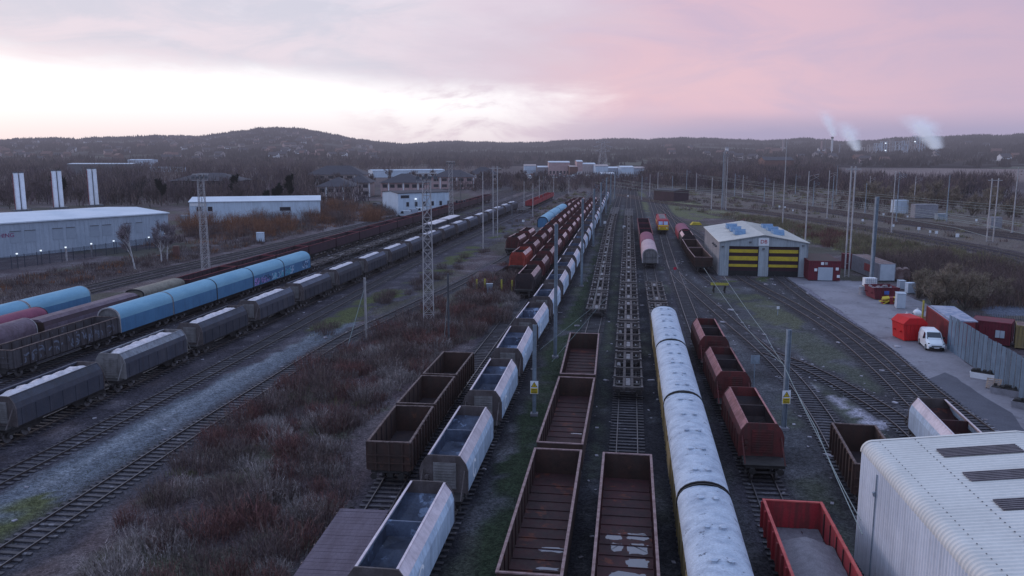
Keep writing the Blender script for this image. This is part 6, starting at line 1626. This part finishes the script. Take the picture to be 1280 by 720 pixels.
def lattice(px,yt,yb,w_,label,platform=True,taper=.75,name='lattice_mast',m='lattice'):
    p=G(px,yb); yv=(360-yt)/F; k=(yv*math.cos(TH)-math.sin(TH))/(math.cos(TH)+yv*math.sin(TH)); hgt=H+k*p.y
    t=empty(name,(p.x,p.y,0),R(8),label,'mast'); b=MB(); a=w_/2
    cs=[(-1,-1),(1,-1),(1,1),(-1,1)]
    def pt(c,z_): f=1-(1-taper)*z_/hgt; return (c[0]*a*f,c[1]*a*f,z_)
    for c in cs: b.tube(pt(c,0),pt(c,hgt),.055 if w_<2 else .15,n=4)
    b.build('corner_leg',M[m],t); b=MB(); n=max(6,int(hgt/(w_*1.0)))
    for k in range(n):
        z0=hgt*k/n; z1=hgt*(k+1)/n
        for q in range(4):
            c,c2=cs[q],cs[(q+1)%4]; b.tube(pt(c,z0),pt(c2,z1) ,.028 if w_<2 else .09,n=3,caps=False); b.tube(pt(c2,z0),pt(c,z1),.028 if w_<2 else .09,n=3,caps=False); b.tube(pt(c,z1),pt(c2,z1),.03 if w_<2 else .09,n=3,caps=False)
    b.build('bracing',M[m],t)
    b=MB(); b.tube((0,0,0),(0,0,hgt),.04,n=4) if w_<2 else None
    if b.f: b.build('cable_riser',M['steeld'],t)
    if platform:
        b=MB(); b.box(-1.25,1.25,-.5,.5,hgt+.003,hgt+.08)
        for x_ in (-1.2,-.4,.4,1.2): b.box(x_-.02,x_+.02,-.5,-.46,hgt-.9,hgt)
        b.box(-1.25,1.25,-.52,-.48,hgt-1.0,hgt-.94); b.build('head_frame',M[m],t)
        for x_ in (-1.05,-.35,.35,1.05): b=MB(); b.box(x_-.22,x_+.22,-.75,-.53,hgt-.65,hgt-.3); b.build('floodlight',M['steeld'],t)
    return t,p,hgt
lattice(536,217,405,1.25,'tall lattice lighting mast standing in the central scrub')
lattice(258,218,345,1.2,'lattice lighting mast behind the blue covered wagons')
lattice(564,202,276,1.3,'thin lattice lighting mast beside the depot building')

lattice(904,188,262,.5,'slim lattice mast beyond the shed roof',platform=False)
p,hl_=None,None
def portal(px0,px1,yt,yb,label,w_=.3):
    p0=G(px0,yb); p1=G(px1,yb); t=empty('portal_mast',label=label,cat='mast'); Lw=frame(t,p0,p1); yv=(360-yt)/F; k=(yv*math.cos(TH)-math.sin(TH))/(math.cos(TH)+yv*math.sin(TH)); hgt=H+k*p0.y
    for x_ in (0,Lw): b=MB(); b.box(x_-.1,x_+.1,-.1,.1,0,hgt); b.build('leg',M['lattice'],t)
    b=MB(); 
    n=int(hgt/2)
    for i in range(n): z0=hgt*i/n; b.tube((0.1,0,z0+.2),(Lw-.1,0,z0+.2),.03,n=4)
    b.box(-.9,Lw+.9,-.08,.08,hgt-.5,hgt-.36) ; b.build('cross_bar',M['lattice'],t)
portal(1055.5,1060.5,208,346,'pair of thin tall posts between the dark red cabin and the faded container')
portal(616.5,622,208,296,'pair of close tall posts joined by rungs near the dark hopper train')
t0=portal(1233,1241,223,302,'pair of pale posts joined together beside the right main line')
# transmission pylon
lattice(753,176,214,9.0,'grey electricity pylon on the skyline above the yard throat',False,.2,name='pylon')
for o in list(bpy.data.objects):
    if o.get('label','').startswith('grey electricity pylon'):
        hgt=H+ (lambda yv:(yv*math.cos(TH)-math.sin(TH))/(math.cos(TH)+yv*math.sin(TH)))((360-176)/F)*o.location.y
        for z_,wd in ((.95,7),(.8,9),(.66,7)):
            b=MB(); b.tube((-wd,0,hgt*z_),(wd,0,hgt*z_),.25,n=4); b.tube((-wd,0,hgt*z_),(0,0,hgt*z_+2.5),.2,n=4); b.tube((wd,0,hgt*z_),(0,0,hgt*z_+2.5),.2,n=4); b.build('cross_arm',M['lattice'],o)
# wires
def wire(pts,label,m='cable',r=.018,group='overhead wires',sag=.0):
    o=MB()
    for a,b_ in zip(pts,pts[1:]):
        n=8; prev=None
        for k in range(n+1):
            f=k/n; q=Vector(a)*(1-f)+Vector(b_)*f; q.z-=sag*4*f*(1-f)
            if prev is not None: o.tube(prev,q,r,n=4,caps=False)
            prev=q
    ob=o.build('overhead_wire',M[m]); tag(ob,label,'wire',group)
wire([G(880,335,5.6),G(935,412,5.6),G(979,455,5.2),G(1020,535,5.6),G(1078,668,5.6)],'upper pale wire crossing the right hand sidings to the corrugated building',r=.022,sag=.12)
wire([G(905,345,5.0),G(958,420,5.0),G(981,458,4.8),G(1030,560,4.9),G(1076,650,5.0)],'lower pale wire crossing the right hand sidings to the corrugated building',r=.022,sag=.12)
wire([G(458,352,6.3),G(434,435,.1)],'pale stay wire of the post left of the lattice mast',r=.03,group=None); 
wire([G(561,350,6),G(555,428,.1)],'stay wire of the post by the brown wagons',r=.02,group=None)
wire([G(675,437,2),G(740,385,5.5),G(762,300,5.5)],'left green wire beside the tall posts',r=.014,group=None); wire([G(690,452,2),G(758,372,5.5)],'right green wire beside the tall posts',r=.014,group=None)
for k in range(5):
    off=k*4.2; base=offset(T['M1'],3-off)
    pts=[(p_.x,p_.y,5.6+(k%2)*1.0) for p_ in base]
    wire(pts,['nearest','second','third','fourth','farthest'][k]+' overhead wire along the right hand main line','cable',r=.045,group='main line wires')
for k in range(3):
    pts=[(p_.x,p_.y,6.2+(k%2)*1.0) for p_ in offset(T['M3'],4-k*4)]
    wire(pts,['nearest','middle','farthest'][k]+' overhead wire along the upper main line','cable',r=.045,group='upper main line wires')
# yellow buffer stops
def bufferstop(px,py,label,yw=2.6,head=True,m='bufyel',rz=0.0):
    p=G(px,py); t=empty('buffer_stop',(p.x,p.y,0),rz,label,'buffer stop')
    for s in (-1,1):
        b=MB(); b.box(s*.8-.09,s*.8+.09,-.09,.09,0,1.5); b.tube((s*.8,1.7,0),(s*.8,.1,1.3),.07,n=5); b.tube((s*.8,-.4,.95),(s*.8,-.1,.95),.17,n=10); b.build('upright',M['under' if head else m],t)
    if head: b=MB(); b.box(-yw/2,yw/2,-.14,-.093,1.15,1.55); b.build('cross_beam',M[m],t)
    return t
bufferstop(899,366,'yellow barred buffer stop left of the shed tracks',rz=R(-8))
for i,(px,py) in enumerate([(596,362),(606,364),(627,365),(640,366)]):
    p=G(px,py); t=empty('marker_post',(p.x,p.y,0),0,['leftmost','second','third','rightmost'][i]+' faded yellow post before the orange fronted hopper','post'); b=MB(); b.box(-.13,.13,-.1,.1,0,1.9 if i else 1.6); b.build('post',M['bufyel'],t); b=MB(); b.box(-.18,.18,-.16,.16,0,.15); b.build('footing',M['concrete'],t)
cabinet(612,368,.9,.6,1.5,'steel','grey blue cabinet between the faded yellow posts',0)
# dark ramp by it
t=empty('loading_ramp',label='dark timber loading ramp beside the orange fronted hopper',cat='ramp'); p=G(612,345); t.location=(p.x,p.y,0); t.rotation_euler=(0,0,R(-14)); b=MB(); b.prism([(-7,.05),(7,.05),(7,1.0),(-2,.9)],-1.6,1.6,axis='x'); b.build('ramp_body',M['flat'],t); b=MB()
for k in range(9): b.box(-1.65,1.65,-1.5+k*.9,-1.2+k*.9,1.0,1.08)
b.build('deck_beam',M['deck'],t)
# lineside signs, signals, small markers
def smallsign(px,py,h_,wd,m,label,name='lineside_sign',round_=False):
    p=G(px,py); t=empty(name,(p.x,p.y,0),0,label,'sign'); b=MB(); b.tube((0,0,0),(0,0,h_),.045,n=6); b.build('post',M['steel'],t); b=MB()
    if round_: b.tube((0,-.06,h_),(0,-.09,h_),wd/2,n=18)
    else: b.box(-wd/2,wd/2,-.09,-.06,h_-wd*.5,h_+wd*.5)
    b.build('plate',M[m],t)
smallsign(843.5,342,.9,.55,'redsign','small round red sign on a stake between the right tracks',round_=True)
smallsign(942,484,2.6,.8,'steel','blue grey plate on a thin pole beside the maroon hoppers')
smallsign(972,394,1.0,.35,'white','short white marker post on the mossy patch before the shed')
for i,(px,py,sz) in enumerate([(974,262,.9),(981,263,.8),(991,267,.7),(1008,268,.8),(1078,280,.9),(1093,283,.8),(1116,287,.9),(1148,291,1.1),(1162,295,.8),(1170,296,1.0),(1196,300,1.2),(1104,272,.8),(1134,275,.7),(1220,280,.9),(654,281,.9),(756,283,1.0),(806,284,1.0),(780,289,1.0),(785,248,.9),(862,297,.8)]):
    smallsign(px,py,1.1,sz*.7,'white','small white lineside marker beside the far tracks' ) 
for o in bpy.data.objects:
    if o.get('label')=='small white lineside marker beside the far tracks': o['group']='small white lineside markers'
cabinet(1126.5,267,4.5,3,4.3,'clad2','white lineside cabin beside the right hand main line',name='lineside_cabin')
cabinet(1157.5,273,7,3,4.2,'concrete','pale ribbed container beyond the right hand main line',name='lineside_container')
cabinet(1178,275,3,2,1.8,'steel','grey low cabinet right of the pale ribbed container',name='lineside_cabinet')
cabinet(1245,286,3,2,3.0,'concrete','small concrete hut behind the paired pale posts',name='relay_hut')
cabinet(325,303,1.6,1.0,2.2,'clad2','pale relay cabinet on a stand beside the left running lines',name='relay_cabinet')
cabinet(220,322,1.0,.8,2.2,'brick','slim dark relay post box behind the left running lines',name='relay_post')
cabinet(230,279,2.2,1.5,2.2,'steel','small grey cabinet left of the white industrial unit',name='metal_cabinet')
t,_=gable(G(817,250),G(842,252),8,4.2,.6,'purpled','slate','dark maroon lineside building near the track throat','lineside_building')
p=G(870,281); o=empty('yellow_tarpaulin',(p.x,p.y,0),0,'small yellow sheet lying in the grass behind the shed','sheet'); b=MB(); b.prism([(-1.6,0),(1.6,0),(1.0,.7),(-.9,.8)],-.8,.8); b.build('sheet',M['dooryel'],o)
t,_=gable(G(955,214),G(992,214),20,10,3,'brick','slate','dark works building half hidden in the right woods','works_building')
# chemical works and chimney on the skyline
def at_d(px,d,z_=0): 
    ax=(px-640)/F; yy=(d-H*math.sin(TH))/math.cos(TH); return Vector((ax*d,yy,z_))
def zrow(py,y_): yv=(360-py)/F; return H+(yv*math.cos(TH)-math.sin(TH))/(math.cos(TH)+yv*math.sin(TH))*y_
def stack(px,yt,yb,wd,m,cap,label):
    p=at_d(px,1500); z0=min(zrow(yb,p.y),2); h1=zrow(yt,p.y); t=empty('chimney_stack',(p.x,p.y,0),0,label,'chimney'); b=MB(); b.tube((0,0,0),(0,0,h1-3),wd/2*1.1,wd/2,n=14); b.build('shaft',M[m],t); b=MB(); b.tube((0,0,h1-3),(0,0,h1),wd/2*(1.35 if cap=='black' else 1.02),n=14); b.build('cap',M[cap],t)
stack(1038.8,171,186,3.4,'white','black','white chimney with a black cap on the right skyline')
stack(1048.5,179,187,2.4,'concrete','concrete','short pale chimney right of the white one')
stack(1026,176,190,3.0,'pinkb','pinkb','slim brownish chimney left of the white one'); stack(1030.5,175,191,1.2,'concrete','concrete','thinnest pale stack beside the brownish chimney')
stack(978,175,190,4,'buff','buff','buff tower on the skyline above the shed')
stack(908,183.5,193,6,'white','steel','white silo tower above the middle of the right woods')
t=empty('chemical_works',label='grey frame chemical works with small lamps on the right skyline',cat='industrial plant'); p=at_d(1110,1500); t.location=p; k_=0
for i,(px,yt,wd) in enumerate([(1088,181,10),(1096,179,9),(1103,177,8),(1112,174,7),(1120,177,12),(1130,176,8),(1137,171,9),(1143,169.5,9),(1150,172,9),(1082,184,10),(1126,181,14)]):
    q=at_d(px,1500+rnd.uniform(-20,20))-p; h1=zrow(yt,p.y+q.y); b=MB(); a=wd/2; nl=max(3,int(h1/7))
    for c in ((-1,-1),(1,-1),(1,1),(-1,1)): b.tube((q.x+c[0]*a,q.y+c[1]*a,0),(q.x+c[0]*a,q.y+c[1]*a,h1),.8,n=4)
    for l in range(nl):
        z_=h1*(l+1)/nl; b.box(q.x-a-.6,q.x+a+.6,q.y-a,q.y+a,z_-.5,z_); b.tube((q.x-a,q.y-a,z_-h1/nl),(q.x+a,q.y-a,z_),.35,n=3)
        if rnd.random()<.7: b.tube((q.x+rnd.uniform(-2,2),q.y,z_-h1/nl),(q.x+rnd.uniform(-2,2),q.y,z_-1),rnd.uniform(1,2.2),n=8)
    b.build('process_tower',M['clad2' if i%3 else 'lattice'],t)
for (px,py) in ((1106,188),(1105.5,179),(1142,177)):
    q=at_d(px,1480)-p; b=MB(); z_=zrow(py,p.y+q.y); b.tube((q.x-1,q.y,z_),(q.x+1,q.y,z_),.9,n=8); b.build('lamp',M['lampglow'],t)
# steam
vm=bpy.data.materials.new('white_steam'); vm.use_nodes=True; nt=vm.node_tree; nt.nodes.clear(); N=nt.nodes; L=nt.links
tcn=N.new('ShaderNodeTexCoord'); sx=N.new('ShaderNodeSeparateXYZ'); L.new(tcn.outputs['Object'],sx.inputs[0])
no=N.new('ShaderNodeTexNoise'); no.inputs['Scale'].default_value=3.2; no.inputs['Detail'].default_value=5; no.inputs['Roughness'].default_value=.6; no.inputs['Distortion'].default_value=.6; L.new(tcn.outputs['Object'],no.inputs['Vector'])
def mm(op,a,b):
    n=N.new('ShaderNodeMath'); n.operation=op
    for i,q in enumerate((a,b)):
        if isinstance(q,(int,float)): n.inputs[i].default_value=q
        else: L.new(q,n.inputs[i])
    return n.outputs[0]
# plume in object space: z 0..1 up, axis drifts to -x, radius grows with height
zz_=sx.outputs[2]; axx=mm('MULTIPLY',mm('POWER',mm('MAXIMUM',zz_,0.0),1.3),-.38); rx_=mm('ADD',mm('MULTIPLY',zz_,.26),.13)
dx_=mm('SUBTRACT',sx.outputs[0],axx); rd=mm('DIVIDE',mm('POWER',mm('ADD',mm('POWER',dx_,2.0),mm('POWER',sx.outputs[1],2.0)),.5),rx_)
fall=mm('SUBTRACT',1.0,rd); core=mm('MAXIMUM',mm('ADD',fall,mm('MULTIPLY',mm('SUBTRACT',no.outputs[0],.5),2.6)),0.0)
fade=mm('MAXIMUM',mm('MULTIPLY',mm('SUBTRACT',1.0,zz_),mm('MINIMUM',mm('MULTIPLY',zz_,12.0),1.0)),0.0)
dn=mm('MULTIPLY',mm('MULTIPLY',mm('MINIMUM',core,1.0),mm('MAXIMUM',mm('MINIMUM',mm('MULTIPLY',fall,1.3),1.0),0.0)),mm('MULTIPLY',mm('POWER',fade,1.5),.20))
pv=N.new('ShaderNodeVolumePrincipled'); pv.inputs['Color'].default_value=(.92,.94,1,1); pv.inputs['Anisotropy'].default_value=.2; pv.inputs['Emission Color'].default_value=(.50,.54,.66,1); L.new(mm('MULTIPLY',dn,.42),pv.inputs['Emission Strength']); L.new(dn,pv.inputs['Density'])  # emission stands in for light scattered inside the steam
o_=N.new('ShaderNodeOutputMaterial'); L.new(pv.outputs[0],o_.inputs['Volume'])
def plume(px,py,wpx,hpx,label,d=1480):
    p=at_d(px,d); z_=zrow(py,p.y); b=MB(); rows=[]
    for k in range(13):
        q=k/12; r=(.15+.28*q) if 0<k<12 else .02; rows.append([(-.38*q**1.3+math.cos(a*math.pi/8)*r,math.sin(a*math.pi/8)*r,q) for a in range(16)])
    b.strip(rows,close=True); o=b.build('steam_plume',vm); s=d/F; o.location=(p.x,p.y,z_); o.scale=(wpx*s,wpx*s,hpx*s); tag(o,label,'steam'); return o
plume(1040,172,42,36,'thin curl of steam drifting left from the white chimney')
plume(1070,190,58,40,'wide low steam cloud left of the chemical works')
plume(1168,188,88,46,'thick steam plume at the right of the works')

# graffiti on two blue wagons and the ribbed wagon
def squiggles(parent,x,y0,y1,z0,z1,mats,n,seed,th=.05):
    r=random.Random(seed)
    for q,mn in enumerate(mats):
        b=MB()
        for k in range(n):
            cy=r.uniform(y0,y1) if q<2 else y0+(y1-y0)*(k+.5)/n; cz=r.uniform(z0+.15,z1-.25); ra=r.uniform(.15,.42); a0=r.uniform(0,6.28); sp_=r.uniform(2.2,5); rows=[]; t_=r.uniform(.07,.2); el=r.uniform(.6,1.5)
            for j in range(11):
                a=a0+sp_*j/10
                rows.append([(x+.0025*(q+1),min(y1,max(y0,cy+math.cos(a)*ra*el)),min(z1,max(z0,cz+math.sin(a)*ra))),(x+.0025*(q+1),min(y1,max(y0,cy+math.cos(a)*(ra+t_)*el)),min(z1,max(z0,cz+math.sin(a)*(ra+t_))))])
            b.strip(rows)
        b.build('graffiti',M[mn],parent)
def side_of(o): return o
squiggles(vans[3],1.378,-4.9,.7,1.1,2.15,['gpink','gpink','gdark'],12,1); squiggles(vans[3],1.388,.8,4.9,1.1,2.1,['gwhite','gteal'],10,2)
squiggles(vans[4],1.378,-4.8,-1.6,1.1,2.3,['gwhite','gteal'],9,3); squiggles(vans[4],1.388,1.5,4.6,1.2,2.4,['gdark','gwhite'],6,4)
vans[3]['label']='blue covered wagon with pink and pale graffiti, fourth from the near end'; vans[4]['label']='blue covered wagon at the far end with pale scrawls low on its side'
squiggles(o2,1.43,-7,7,1.3,2.5,['gfaint','gfaint'],15,5)

# ------------------------------------------------------------------ tidy: remove prototypes
for p_ in protos+[P[k] for k in ('hooded','gravel','brownL','palerust')]:
    try: drop(p_)
    except ReferenceError: pass
for L_ in (treep,treeo,ever,birch):
    for p_ in L_: drop(p_)
for L_ in bushp.values():
    for p_ in L_: drop(p_)
